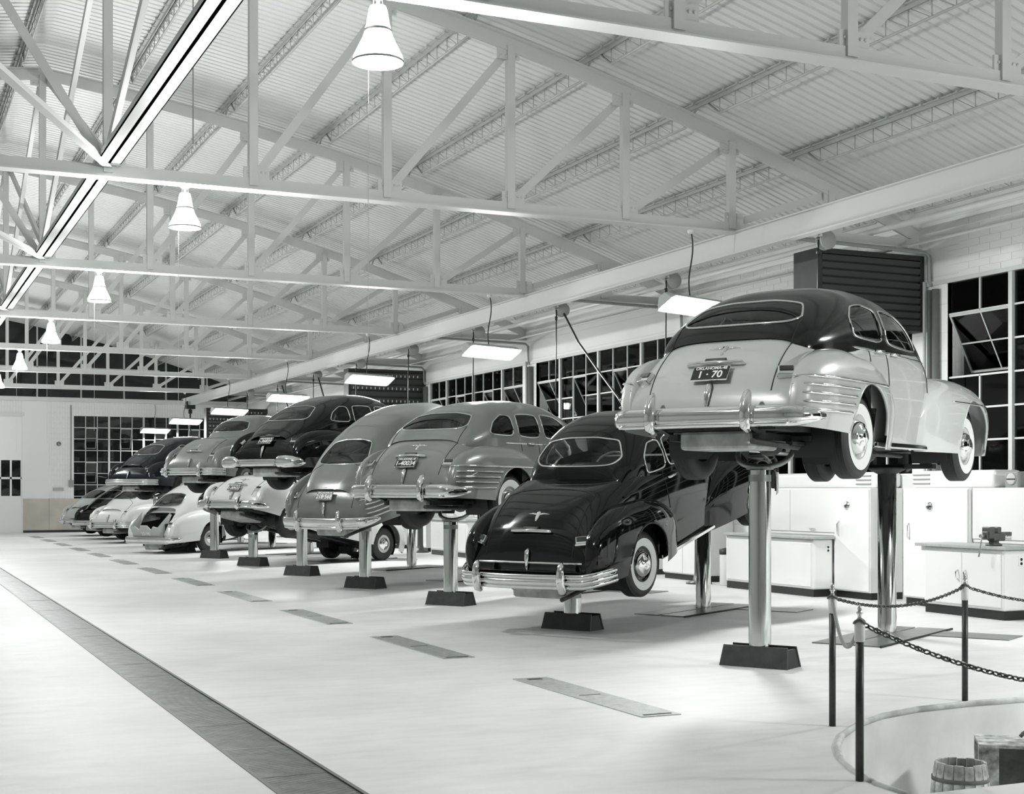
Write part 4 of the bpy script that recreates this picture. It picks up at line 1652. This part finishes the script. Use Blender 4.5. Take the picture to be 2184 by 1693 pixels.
# ================================================================== LAMPS
def dome_lamp(ty, label, idx):
    x = 3.18
    r = thing('pendant_lamp', label, 'lamp', (x, ty, 0), 0, 'glass dome pendant lamps')
    zt = CHORD_Z - .06
    m_ = MB(); m_.lathe([(.0, zt), (.045, zt), (.05, zt - .03), (.012, zt - .05), (.012, zt - .09)], n=16)
    m_.tube([(.03, 0, zt - .04), (.045, 0, zt - .16)], .004, n=5); m_.tube([(-.03, 0, zt - .04), (-.045, 0, zt - .16)], .004, n=5)
    m_.build('stem', STEEL_W, r)
    m_ = MB(); m_.lathe([(.0, zt - .09), (.055, zt - .095), (.065, zt - .12), (.082, zt - .22), (.092, zt - .255)], n=32); m_.build('neck', DOME, r)
    m_ = MB(); m_.lathe([(.093, zt - .253), (.097, zt - .262), (.094, zt - .272)], n=32); m_.build('band', DULL, r)
    m_ = MB(); m_.lathe([(.092, zt - .27), (.11, zt - .32), (.145, zt - .39), (.172, zt - .445), (.178, zt - .475)], n=40); m_.build('shade', DOME, r)
    m_ = MB(); m_.lathe([(.176, zt - .470), (.182, zt - .475), (.182, zt - .485), (.176, zt - .488)], n=40); m_.build('rim', DULL, r)
    m_ = MB(); m_.lathe([(.0, zt - .50), (.06, zt - .497), (.12, zt - .488), (.17, zt - .472)], n=32); m_.build('diffuser', BULB, r)
    m_ = MB(); m_.tube([(-.075, -.02, zt - .30), (-.078, -.02, zt - .50), (-.078, -.02, 2.52)], .0025, n=5); m_.build('pull_cord', ROPE, r)
    ld = bpy.data.lights.new('dome_light', 'POINT')
    ld.shadow_soft_size = .09
    ld.energy = DOME_W
    lo = bpy.data.objects.new('dome_light', ld); COL.objects.link(lo)
    lo.location = (0, 0, zt - .37); lo.parent = r
    return r


dome_words = ['out of frame behind the viewer', 'just behind the viewer', 'largest, at the top of the picture', 'second from the viewer', 'third from the viewer', 'fourth from the viewer',
              'fifth from the viewer', 'sixth from the viewer', 'farthest, by the end wall']
for i, ty in enumerate(TRUSS_Y):
    if i < 2:
        continue
    dome_lamp(ty, 'lit glass dome pendant lamp, %s' % dome_words[i], i)


def hood_lamp(x, y, z, label, ang=.35, tilt=-.52, power=1.0):
    r = thing('hood_lamp', label, 'lamp', (x, y, 0), 0, 'trough hood lamps over the lifts')
    hd = bpy.data.objects.new('hood', None)
    L, W, D = 1.22, .36, .13
    m_ = MB()
    prof_ = [(-W / 2, -D), (-W / 2 + .02, -D + .02), (-.09, -.02), (-.07, 0), (.07, 0), (.09, -.02), (W / 2 - .02, -D + .02), (W / 2, -D)]
    P_ = np.array([[(xx, a * s_, b) for a, b in prof_] for xx, s_ in ((-L / 2, .75), (-L / 2 + .03, 1), (L / 2 - .03, 1), (L / 2, .75))])
    m_.grid(P_, smooth=False)
    for e in (0, -1):
        m_.add(P_[e].tolist(), [tuple(range(8))])
    ho = m_.build('hood', HOODM, r)
    ho.location = (0, 0, z)
    ho.rotation_euler = (tilt, 0, ang)
    for yy_ in (-.09, .0, .09):
        m_ = MB(); m_.tube([(-L / 2 + .06, yy_, -D + .03), (L / 2 - .06, yy_, -D + .03)], .02, n=10); m_.build('tube', TUBE, ho)
    m_ = MB()
    pts = []
    ztop = CHORD_Z - .06
    for t in np.linspace(0, 1, 14):
        pts.append((.05 * math.sin(t * 5.5) * (1 - t * .4), .03 * math.sin(t * 4), ztop + (z + .0 - ztop) * t))
    m_.tube(pts, .010, n=6); m_.build('cord', CABLE, r)
    m_ = MB(); m_.lathe([(0, ztop - .05), (.035, ztop - .05), (.045, ztop - .02), (.045, ztop)], n=12); m_.build('canopy', STEEL_W, r)
    ld = bpy.data.lights.new('tube_light', 'AREA')
    ld.shape = 'RECTANGLE'; ld.size = 1.1; ld.size_y = .24; ld.energy = TUBE_W * power
    lo = bpy.data.objects.new('tube_light', ld); COL.objects.link(lo)
    lo.location = (0, 0, -D - .01); lo.parent = ho
    return r


hood_words = {3: 'over the two-tone car roof', 4: 'brightest, over the grey and black sedans', 5: 'in front of the dark louvre box', 6: 'just above the black fastback roof',
              7: 'over the mid-grey coupe', 8: 'second from the end wall'}
for i in range(3, 9):
    hood_lamp(9.85, TRUSS_Y[i], 4.12, 'lit trough hood lamp, %s' % hood_words[i])
m_ = MB(); m_.box((LEFT_X, FAR_Y - .34, 5.02), (WALL_X, FAR_Y, 5.17))
tag(m_.build('trim_5', STEEL_W), 'pale steel beam across the top of the end wall', 'beam', kind='structure')
hood_lamp(9.95, 56.2, 4.05, 'lit trough hood lamp, farthest, against the end wall window')
hood_lamp(11.4, TRUSS_Y[1], 4.12, 'trough hood lamp out of frame to the right', tilt=.55, power=1.7)
hood_lamp(10.75, TRUSS_Y[2], 4.12, 'trough hood lamp at the right edge, nearest the viewer', tilt=-.3, power=.7)

# ================================================================== REELS, HOSES, PIPES, HOIST
for i in range(10):
    y = 18.3 + LIFT_DY * (i - 2)
    r = thing('hose_reel', 'small hose reel under the girder, %s from the viewer' % ORD[i], 'hose reel', (10.92, y, 0), 0, 'hose reels on the girder')
    m_ = MB(); m_.lathe([(0, -.06), (.11, -.06), (.12, -.05), (.12, -.04), (.09, -.03), (.09, .03), (.12, .04), (.12, .05), (.11, .06), (0, .06)], n=24, axis='y', c=(0, 0, 4.74)); m_.build('drum', mat('reel_paint', T(.33), rough=.5), r)
    m_ = MB(); m_.bar((-.28, 0, 4.79), (.02, 0, 4.79), .04, .03); m_.bar((-.12, -.07, 4.79), (-.12, .07, 4.79), .03, .03); m_.build('bracket', STEEL_W, r)
    m_ = MB(); m_.lathe([(0, .06), (.012, .06), (.012, .064), (0, .068)], n=10, axis='y', c=(0, 0, 4.74)); m_.build('axle_nut', BLACK, r)
    m_ = MB(); m_.tube([(-.115, 0, 4.74), (-.12, 0, 4.3), (-.12, .02, 3.0)], .011, n=6); m_.tube([(-.12, 0, 4.62), (-.12, 0, 4.56)], .024, n=8); m_.build('hose', CABLE, r)
for (y, lab) in ((22.1, 'black air hose slanting down from the girder beside window'), (40.8, 'black air hose slanting over the black fastback'), (37.1, 'black air hose slanting behind the black fastback roof')):
    m_ = MB()
    m_.tube([(10.92, y, 4.78), (10.93, y - .15, 4.62), (10.9, y - .7, 4.12), (10.82, y - 1.6, 3.55), (10.7, y - 2.5, 3.05), (10.6, y - 3.0, 2.75)], .02, n=7)
    tag(m_.build('air_hose', CABLE), lab, 'hose', 'hanging air hoses')
# white service pipe along the wall, conduits at the piers
m_ = MB(); m_.tube([(12.88, NEAR_Y + .3, 5.25), (12.88, FAR_Y - .3, 5.25)], .045, n=12)
pp = m_.build('service_pipe', STEEL_W); tag(pp, 'long white service pipe under the eaves along the side wall', 'pipe')
m_ = MB(); m_.tube([(13.2, NEAR_Y + .3, 5.02), (13.2, FAR_Y - .3, 5.02)], .022, n=8)
pp = m_.build('service_pipe', STEEL_W); tag(pp, 'thin white pipe close to the side wall above the windows', 'pipe')
for i, ty in enumerate(TRUSS_Y):
    if i < 2:
        continue
    nm = ORD[i - 2]
    for j, (dy, rr, z1, mm) in enumerate(((-.44, .05, 4.42, mat('pipe_grey', T(.16), rough=.4)), (-.32, .035, 4.42, mat('pipe_grey', T(.16))), (-.21, .025, 4.55, STEEL_W))):
        m_ = MB(); m_.tube([(WALL_X - .06, ty + dy, 0.05), (WALL_X - .06, ty + dy, z1)], rr, n=10)
        tag(m_.build('riser_pipe', mm), 'vertical riser pipe %s at the %s pier of the side wall' % (('widest', 'middle', 'thinnest white')[j], nm), 'pipe', 'riser pipes at the piers')
    m_ = MB(); m_.tube([(10.7, ty - .30, 5.0), (12.6, ty - .30, 4.97), (13.52, ty - .30, 4.95), (13.59, ty - .30, 4.9), (13.60, ty - .30, 4.55), (13.62, ty - .34, 4.48)], .028, n=8)
    tag(m_.build('conduit', mat('conduit_grey', T(.30), rough=.4)), 'cross conduit from girder to side wall at the %s pier' % nm, 'conduit', 'cross conduits')
# hoist at the far end of the girder
h = thing('chain_hoist', 'small dark chain hoist at the far end of the girder', 'hoist', (GIRX, 52.3, 0))
m_ = MB(); m_.box((-.16, -.16, 4.62), (.16, .16, 4.76)); m_.box((.09, -.1, 4.7), (.14, .1, 4.9)); m_.box((-.14, -.1, 4.7), (-.09, .1, 4.9)); m_.build('trolley', BLACK, h)
m_ = MB(); m_.tube([(0, 0, 4.62), (0, 0, 4.1), (.02, 0, 3.4)], .03, n=6); m_.build('chain', BLACK, h)
m_ = MB(); m_.tube([(0, 0, 4.6), (0, 0, 4.45)], .07, n=10); m_.build('hook_block', BLACK, h)
# pull chain near the ridge
m_ = MB(); m_.tube([(2.64, 13.0, 8.2), (2.65, 13.0, 6.4), (2.65, 13.0, 4.76)], .006, n=5)
tag(m_.build('pull_chain', mat('chain_grey', T(.2), rough=.4)), 'thin dark pull chain hanging beside the ridge strut', 'chain')
# conduit and switch on the end wall
sw_ = thing('wall_conduit', 'thin conduit with switch box beside the end wall window', 'conduit', (6.82, FAR_Y - .02, 0))
m_ = MB(); m_.tube([(0, 0, 1.95), (0, 0, 4.9)], .02, n=6); m_.build('pipe', mat('conduit_grey', T(.3)), sw_)
m_ = MB(); m_.box((-.09, -.08, 1.75), (.09, .02, 2.0)); m_.build('switch_box', mat('conduit_grey', T(.3)), sw_)
m_ = MB(); m_.lathe([(.0, -.09), (.07, -.08), (.09, 0)], n=14, axis='y', c=(6.37, FAR_Y, 3.4)); tag(m_.build('wall_bell', DULL), 'small round bell on the end wall pier', 'bell')
m_ = MB(); m_.box((6.15, FAR_Y - .04, 1.60), (6.55, FAR_Y, 1.72)); tag(m_.build('wall_placard', mat('placard', T(.45))), 'small grey placard low on the end wall', 'placard')

# ---- dark louvre boxes high on the wall
def louvre_box(x0, x1, y, z0, z1, depth, label, studs=False):
    r = thing('louvre_box', label, 'louvre box', (x0, y, z0), 0, 'dark louvre boxes')
    W, H = x1 - x0, z1 - z0
    m_ = MB(); m_.box((0, .02, 0), (W, depth, H)); m_.build('casing', DARKBOX, r)
    m_ = MB(); t = .07
    m_.box((0, -.02, 0), (t, .02, H)); m_.box((W - t, -.02, 0), (W, .02, H)); m_.box((t, -.02, 0), (W - t, .02, t)); m_.box((t, -.02, H - t), (W - t, .02, H)); m_.build('frame', DARKBOX, r)
    n_ = 9
    for i in range(n_):
        z = t + (H - 2 * t) * (i + .5) / n_
        m_ = MB(); m_.bar((t, -.012, z), (W - t, -.012, z), .012, (H - 2 * t) / n_ * .72, up=(0, -.35, 1)); m_.build('slat', DARKSLAT, r)
        if studs and i % 2 == 0:
            m_ = MB()
            for q in range(16):
                m_.box((t + .06 + q * (W - 2 * t - .1) / 16, -.03, z - .05), (t + .085 + q * (W - 2 * t - .1) / 16, -.018, z + .01))
            m_.build('hook_row', BARW, r)
    return r


louvre_box(11.80, WALL_X - .008, 15.92, 3.85, 4.93, .55, 'largest dark louvre box, behind the two-tone car roof')
louvre_box(11.46, WALL_X - .008, 36.0, 3.2, 4.86, .4, 'dark louvre box with rows of hooks behind the black fastback', True)
louvre_box(11.3, WALL_X - .008, 53.0, 3.4, 4.72, .4, 'farthest dark louvre box in the corner by the end wall', True)

# ================================================================== CABINETS
def handle(parent, x, y, z, h=.14, horiz=False):
    m_ = MB()
    if horiz:
        m_.tube([(x, y - h / 2, z), (x - .035, y - h / 3, z), (x - .035, y + h / 3, z), (x, y + h / 2, z)], .008, n=6)
    else:
        m_.tube([(x, y, z - h / 2), (x - .035, y, z - h / 3), (x - .035, y, z + h / 3), (x, y, z + h / 2)], .009, n=6)
    return m_.build('handle', CHROME, parent)


CABF, CABTOP = 13.05, 1.62


def emblem_on(parent, y, z):
    m_ = MB(); m_.lathe([(.0, -.02), (.05, -.018), (.062, -.008), (.066, 0)], n=24, axis='x', c=(CABF - .018, y, z)); e_ = m_.build('badge', CHROME, parent)
    m_ = MB(); m_.add([(CABF - .040, y - .03, z + .012), (CABF - .040, y + .03, z + .012), (CABF - .040, y, z - .03), (CABF - .036, y - .03, z + .012), (CABF - .036, y + .03, z + .012), (CABF - .036, y, z - .03)],
                      [(0, 1, 2), (5, 4, 3), (0, 3, 4, 1), (1, 4, 5, 2), (2, 5, 3, 0)]); m_.build('badge_mark', BLACK, e_)


def tall_cabinet(y0, y1, label, doors=1, badge=True, hy=None):
    r = thing('tall_cabinet', label, 'cabinet', (0, 0, 0), 0, 'white tall cabinets')
    m_ = MB(); m_.box((CABF, y0, .10), (WALL_X - .005, y1, CABTOP)); link('body', bevel(m_.mesh('body'), .012, 2), ENAMEL, r)
    m_ = MB(); m_.box((CABF + .03, y0 + .01, 0), (WALL_X - .01, y1 - .01, .10)); m_.build('toe_kick', KICK, r)
    dw_ = (y1 - y0) / doors
    for i in range(doors):
        a, b = y0 + i * dw_ + .008, y0 + (i + 1) * dw_ - .008
        m_ = MB(); m_.box((CABF - .018, a, .12), (CABF, b, CABTOP - .02)); d_ = link('door', bevel(m_.mesh('door'), .006, 2), ENAMEL, r)
        handle(d_, CABF - .018, b - .12 if hy is None else hy, 1.02, .22)
        if badge and i == 0:
            emblem_on(d_, (a + b) / 2 + .1, 1.36)
    return r


def back_cabinet(y0, y1, label, doors=2):
    r = thing('wall_cabinet', label, 'cabinet', (0, 0, 0), 0, 'white wall cabinets')
    m_ = MB(); m_.box((CABF + .06, y0, .90), (WALL_X - .005, y1, CABTOP)); link('body', bevel(m_.mesh('body'), .01, 2), ENAMEL, r)
    dw_ = (y1 - y0) / doors
    for i in range(doors):
        m_ = MB(); m_.box((CABF + .045, y0 + i * dw_ + .006, .95), (CABF + .06, y0 + (i + 1) * dw_ - .006, CABTOP - .02)); d_ = link('door', bevel(m_.mesh('door'), .005, 1), ENAMEL, r)
        handle(d_, CABF + .045, y0 + (i + .5) * dw_, 1.0, .12, True)
    return r


def bench(y0, y1, xf, label, tlabel, over=.12):
    r = thing('base_cabinet', label, 'cabinet', (0, 0, 0), 0, 'white base cabinets')
    m_ = MB(); m_.box((xf, y0, .11), (WALL_X - .005 if xf > 13 else CABF - .02, y1, .86)); link('body', bevel(m_.mesh('body'), .03, 3), ENAMEL, r)
    m_ = MB(); m_.box((xf + .02, y0 + .02, 0), (CABF - .02, y1 - .01, .11)); m_.build('toe_kick', KICK, r)
    mid = (y0 + y1) / 2
    for a, b, hy in ((y0 + .05, mid - .004, mid - .07), (mid + .004, y1 - .05, mid + .07)):
        m_ = MB(); m_.box((xf - .014, a, .15), (xf, b, .80)); d_ = link('door', bevel(m_.mesh('door'), .005, 2), ENAMEL, r)
        handle(d_, xf - .014, hy, .52, .12)
    m_ = MB(); m_.box((xf + .22, y0 - .012, .66), (xf + .30, y0, .78)); o_ = m_.build('outlet', ENAMEL, r)
    for dz in (.69, .74):
        m_ = MB(); m_.lathe([(0, -.016), (.018, -.016), (.018, -.010)], n=12, axis='y', c=(xf + .26, y0, dz)); m_.build('socket', BLACK, o_)
    m_ = MB(); m_.box((xf - .05, y0 - .06, .86), (CABF + .04, y1 + over, .90)); w_ = link('worktop', bevel(m_.mesh('worktop'), .006, 2), BENCHTOP)
    tag(w_, tlabel, 'worktop', 'bench worktops')
    m_ = MB(); m_.box((xf + .02, y0 + .05, .80), (xf + .05, y1 + over - .05, .86)); m_.build('apron', ENAMEL, r)
    return r


for i in range(2, 8):
    ty = TRUSS_Y[i]
    if i == 2:
        tall_cabinet(14.35, 15.62, 'white tall cabinet with oval badge beside the vise bench', 1, True)
        back_cabinet(11.8, 14.34, 'white wall cabinet behind the vise bench')
        bench(13.1, 14.54, 12.47, 'white base cabinet under the vise bench, at right edge', 'grey worktop carrying the vise')
        continue
    w_ = {3: 'behind the two-tone car lift rams', 4: 'in the third bay', 5: 'behind the grey sedan lift ram', 6: 'in the fifth bay', 7: 'in the last bay'}[i]
    b0 = ty - 6.735 + 7.05
    tall_cabinet(b0, b0 + .82, 'white tall cabinet with oval badge %s' % w_, 1, True)
    back_cabinet(b0 + .83, b0 + 3.2, 'white wall cabinet above the bench %s' % w_)
    bench(b0 + .83, b0 + 3.2, 12.67, 'white base cabinet with two doors %s' % w_, 'grey bench worktop %s' % w_, over=0)
    tall_cabinet(b0 + 4.45, b0 + 5.85, 'white double tall cabinet %s' % w_, 2, False)
    # litter bin and pole in the gap
    r = thing('waste_bin', 'white cylindrical waste bin with dark lid %s' % w_, 'bin', (13.0, b0 + 3.62, 0), 0, 'waste bins')
    m_ = MB(); m_.lathe([(0, 0), (.14, 0), (.15, .02), (.15, .50), (.145, .52)], n=24); m_.build('body', ENAMEL, r)
    m_ = MB(); m_.lathe([(.152, .52), (.155, .60), (.0, .64)], n=24); m_.build('lid', BLACK, r)
    r = thing('column_stand', 'dark iron column stand %s' % w_, 'stand', (12.75, b0 + 4.15, 0), 0, 'column stands')
    m_ = MB(); m_.lathe([(0, 0), (.22, 0), (.22, .03), (.10, .06), (.075, .2), (.07, .95), (.10, 1.0), (.0, 1.02)], n=20); m_.build('column', GREYCAST, r)
    m_ = MB(); m_.box((-.14, -.12, 1.0), (.14, .12, 1.06)); m_.tube([(-.2, 0, 1.09), (.2, 0, 1.09)], .05, n=10); m_.build('head', GREYCAST, r)

# ventilator housings on top of the cabinets
for i, (y0, y1, lab) in enumerate(((11.6, 13.45, 'rounded white ventilator housing on the cabinet at right edge'), (14.0, 15.62, 'white ventilator housing on the badge cabinet beside the lift ram'), (16.37, 19.6, 'white ventilator housing behind the two-tone car wheels'), (20.9, 22.2, 'white ventilator housing in the third bay'))):
    r = thing('ventilator_housing', lab, 'ventilator', (0, 0, 0), 0, 'ventilator housings')
    m_ = MB(); m_.box((13.16, y0, CABTOP), (WALL_X - .01, y1, CABTOP + .235)); link('casing', bevel(m_.mesh('casing'), .06, 4), ENAMEL, r)
    for q in range(3):
        a = y1 - .40 if i != 2 else y0 + .10
        m_ = MB(); m_.box((13.148, a, CABTOP + .05 + q * .06), (13.17, a + .34, CABTOP + .068 + q * .06)); m_.build('louvre', mat('louvre_grey', T(.25)), r)
r = thing('fan_control', 'small grey meter box between the two ventilator housings', 'meter', (13.14, 13.68, CABTOP))
m_ = MB(); m_.box((0, -.11, 0), (.25, .11, .20)); link('case', bevel(m_.mesh('case'), .01, 2), mat('meter_grey', T(.28), rough=.4), r)
m_ = MB(); m_.lathe([(.075, 0), (.075, -.01), (.06, -.012), (0, -.012)], n=24, axis='x', c=(0, 0, .11)); m_.build('dial', mat('dial_grey', T(.5)), r)
m_ = MB(); m_.box((-.016, -.075, .10), (-.01, .075, .115)); m_.build('slot', BLACK, r)

# ---- bench vise
r = thing('bench_vise', 'dark iron vise bolted to the bench corner', 'vise', (12.55, 13.36, .90), 0)
m_ = MB(); m_.lathe([(0, 0), (.10, 0), (.10, .025), (.06, .04), (.06, .07), (0, .07)], n=20); m_.build('swivel_base', GREYCAST, r)
m_ = MB(); m_.box((-.05, -.065, .06), (.13, .065, .16)); m_.box((.0, -.07, .15), (.06, .07, .235)); link('body', bevel(m_.mesh('body'), .012, 2), GREYCAST, r)
m_ = MB(); m_.box((-.13, -.07, .09), (-.05, .07, .235)); m_.box((-.15, -.05, .08), (-.10, .05, .18)); link('moving_jaw', bevel(m_.mesh('moving_jaw'), .012, 2), GREYCAST, r)
m_ = MB(); m_.box((.12, -.035, .12), (.26, .035, .17)); link('slide', bevel(m_.mesh('slide'), .006, 1), GREYCAST, r)
m_ = MB(); m_.tube([(-.15, 0, .125), (-.22, 0, .125)], .022, n=10); m_.tube([(-.20, -.02, .17), (-.20, .04, -.12)], .008, n=6); m_.lathe([(0, -.015), (.014, 0), (0, .015)], n=8, c=(-.2, .042, -.125)); m_.build('screw_handle', DULL, r)

# ================================================================== BARRIER, PIT CONTENTS
posts = [((4.86, 6.18), 'dark barrier post nearest the viewer, at pit corner'), ((5.83, 7.70), 'dark barrier post behind the nearest one'), ((7.44, 8.22), 'dark barrier post in front of the vise bench'),
         ((8.3, 5.5), 'dark barrier post beyond the right edge, near side'), ((9.6, 8.25), 'dark barrier post beyond the right edge, far side')]


def barrier(p, lab):
    r = thing('barrier_post', lab, 'post', (p[0], p[1], 0), 0, 'barrier posts around the pit')
    m_ = MB(); m_.lathe([(0, 0), (.0225, 0), (.0225, .76), (0, .76)], n=16); m_.build('pipe', POSTPIPE, r)
    m_ = MB(); m_.lathe([(.0235, .755), (.029, .76), (.029, .845), (.025, .865), (.02, .87), (0, .875)], n=18); m_.build('collar', WHITE, r)
    m_ = MB(); m_.lathe([(.018, .87), (.012, .885), (.011, .90), (.019, .908), (.019, .914), (.010, .922), (.013, .935), (.004, .955), (0, .958)], n=14); m_.build('finial', CHROME, r)
    m_ = MB(); m_.tube([(.03 * math.cos(t), .03 * math.sin(t), .865 + .01 * math.sin(2 * t)) for t in np.linspace(0, 2 * PI, 13)[:-1]], .008, n=6, closed=True); m_.build('hook_ring', GREYCAST, r)
    return r


for p, lab in posts:
    barrier(p, lab)


def chain(a, b, sag, name, label, m, link_len=.036, rad=.0045):
    a, b = Vector(a), Vector(b)
    N_ = 200
    pts = [a.lerp(b, i / N_) - Vector((0, 0, sag * 4 * (i / N_) * (1 - i / N_))) for i in range(N_ + 1)]
    L = [0]
    for i in range(N_):
        L.append(L[-1] + (pts[i + 1] - pts[i]).length)
    m_ = MB()
    nl = int(L[-1] / (link_len * .72))
    for j in range(nl):
        s_ = (j + .5) / nl * L[-1]
        i = min(np.searchsorted(L, s_), N_) - 1
        p = pts[i]
        d = (pts[i + 1] - pts[i]).normalized()
        side = d.cross(Vector((0, 0, 1))).normalized()
        up = side.cross(d)
        w = (side + up).normalized() if j % 2 else (side - up).normalized()
        ring = []
        for t in np.linspace(0, 2 * PI, 11)[:-1]:
            ring.append(p + d * math.cos(t) * link_len / 2 + w * math.sin(t) * link_len * .30)
        m_.tube(ring, rad, n=4, closed=True)
    return tag(m_.build(name, m), label, 'chain', 'barrier chains')


def ptop(i):
    return (posts[i][0][0], posts[i][0][1], .86)


CHAINM = mat('chain_iron', T(.09), rough=.35, metal=.6)
chain(ptop(1), ptop(2), .10, 'barrier_chain', 'chain between the two farther barrier posts', CHAINM)
chain(ptop(2), ptop(4), .16, 'barrier_chain', 'chain from far barrier post past the vise bench', CHAINM)
chain(ptop(0), ptop(3), .42, 'barrier_chain', 'long sagging chain from the nearest post to the right edge', CHAINM, .046, .0055)
m_ = MB()
a, b = Vector(ptop(0)), Vector(ptop(1))
m_.tube([a.lerp(b, t) - Vector((0, 0, .22 * 4 * t * (1 - t))) for t in np.linspace(0, 1, 30)], .012, n=8)
tag(m_.build('barrier_rope', mat('hose_grey', T(.22), rough=.5)), 'grey hose looped between the two left barrier posts', 'hose')

# keg
keg = thing('wooden_keg', 'small whitewashed wooden keg standing in the pit', 'keg', (6.28, 6.98, -.75), 0)
NS = 16
m_ = MB()
hgt = .60
a0, a1 = -PI / NS * .93, PI / NS * .93
for zi in range(9):
    pass
zs_ = np.linspace(0, hgt, 9)
rad_ = [.158 + .030 * math.sin(PI * z / hgt) for z in zs_]
Po = np.array([[(rr * math.cos(t), rr * math.sin(t), z) for t in (a0, 0, a1)] for rr, z in zip(rad_, zs_)])
Pi_ = np.array([[((rr - .016) * math.cos(t), (rr - .016) * math.sin(t), z) for t in (a1, 0, a0)] for rr, z in zip(rad_, zs_)])
m_.grid(Po); m_.grid(Pi_)
m_.add([tuple(p) for p in Po[-1]] + [tuple(p) for p in Pi_[-1]], [(0, 1, 4, 5), (1, 2, 3, 4)])
m_.add([tuple(p) for p in Po[:, 0]] + [tuple(p) for p in Pi_[:, 2]], [(i, i + 1, 10 + i, 9 + i) for i in range(8)])
m_.add([tuple(p) for p in Po[:, 2]] + [tuple(p) for p in Pi_[:, 0]], [(i, i + 1, 10 + i, 9 + i) for i in range(8)])
stave = m_.mesh('stave')
for i in range(NS):
    o = link('stave', stave, WOODP, keg)
    o.rotation_euler = (0, 0, 2 * PI * i / NS)
    o.location = (0, 0, random.uniform(-.006, .006))
for z in (.10, .36, .50):
    rr = .160 + .030 * math.sin(PI * z / hgt)
    m_ = MB(); m_.lathe([(rr, z - .012), (rr + .003, z - .012), (rr + .003, z + .012), (rr, z + .012)], n=32); m_.build('hoop', WOOD, keg)
m_ = MB(); m_.lathe([(0, .30), (.15, .30)], n=24); m_.build('contents', BLACK, keg)

# crate / step bench with rag
cr = thing('wooden_crate', 'flaking white wooden crate behind the keg in the pit', 'crate', (7.22, 7.30, -.75), math.radians(-38))
for i, (x0, x1) in enumerate(((-.36, -.25), (-.05, .06), (.26, .37))):
    m_ = MB(); m_.box((x0, -.20, 0), (x1, -.175, .72)); m_.build('slat', WOODP, cr)
for i, (y0, y1) in enumerate(((-.22, -.09), (-.08, .05), (.06, .2))):
    m_ = MB(); m_.box((-.38, y0, .72), (.38, y1, .745)); m_.build('top_board', WOODP, cr)
for x in (-.36, .34):
    for y in (-.17, .16):
        m_ = MB(); m_.box((x - .02, y - .02, 0), (x + .04, y + .04, .72)); m_.build('leg', WOODP, cr)
m_ = MB(); m_.box((-.34, .0, .02), (.34, .02, .70)); m_.build('back_panel', WOOD, cr)
cr.scale = (1, 1, .82)
rg = MB()
for q in range(7):
    ph = q * .9
    pts = [(7.18 + .13 * math.cos(ph) + .1 * t, 7.2 + .1 * math.sin(ph * 1.3) - .05 * t, -.11 + .03 * math.sin(t * 4 + q) + .012 * q) for t in np.linspace(-.6, 1.4, 14)]
    rg.tube(pts, .014, n=5)
tag(rg.build('rag_heap', WOOD), 'tangled dark rags heaped on the wooden crate', 'rags')
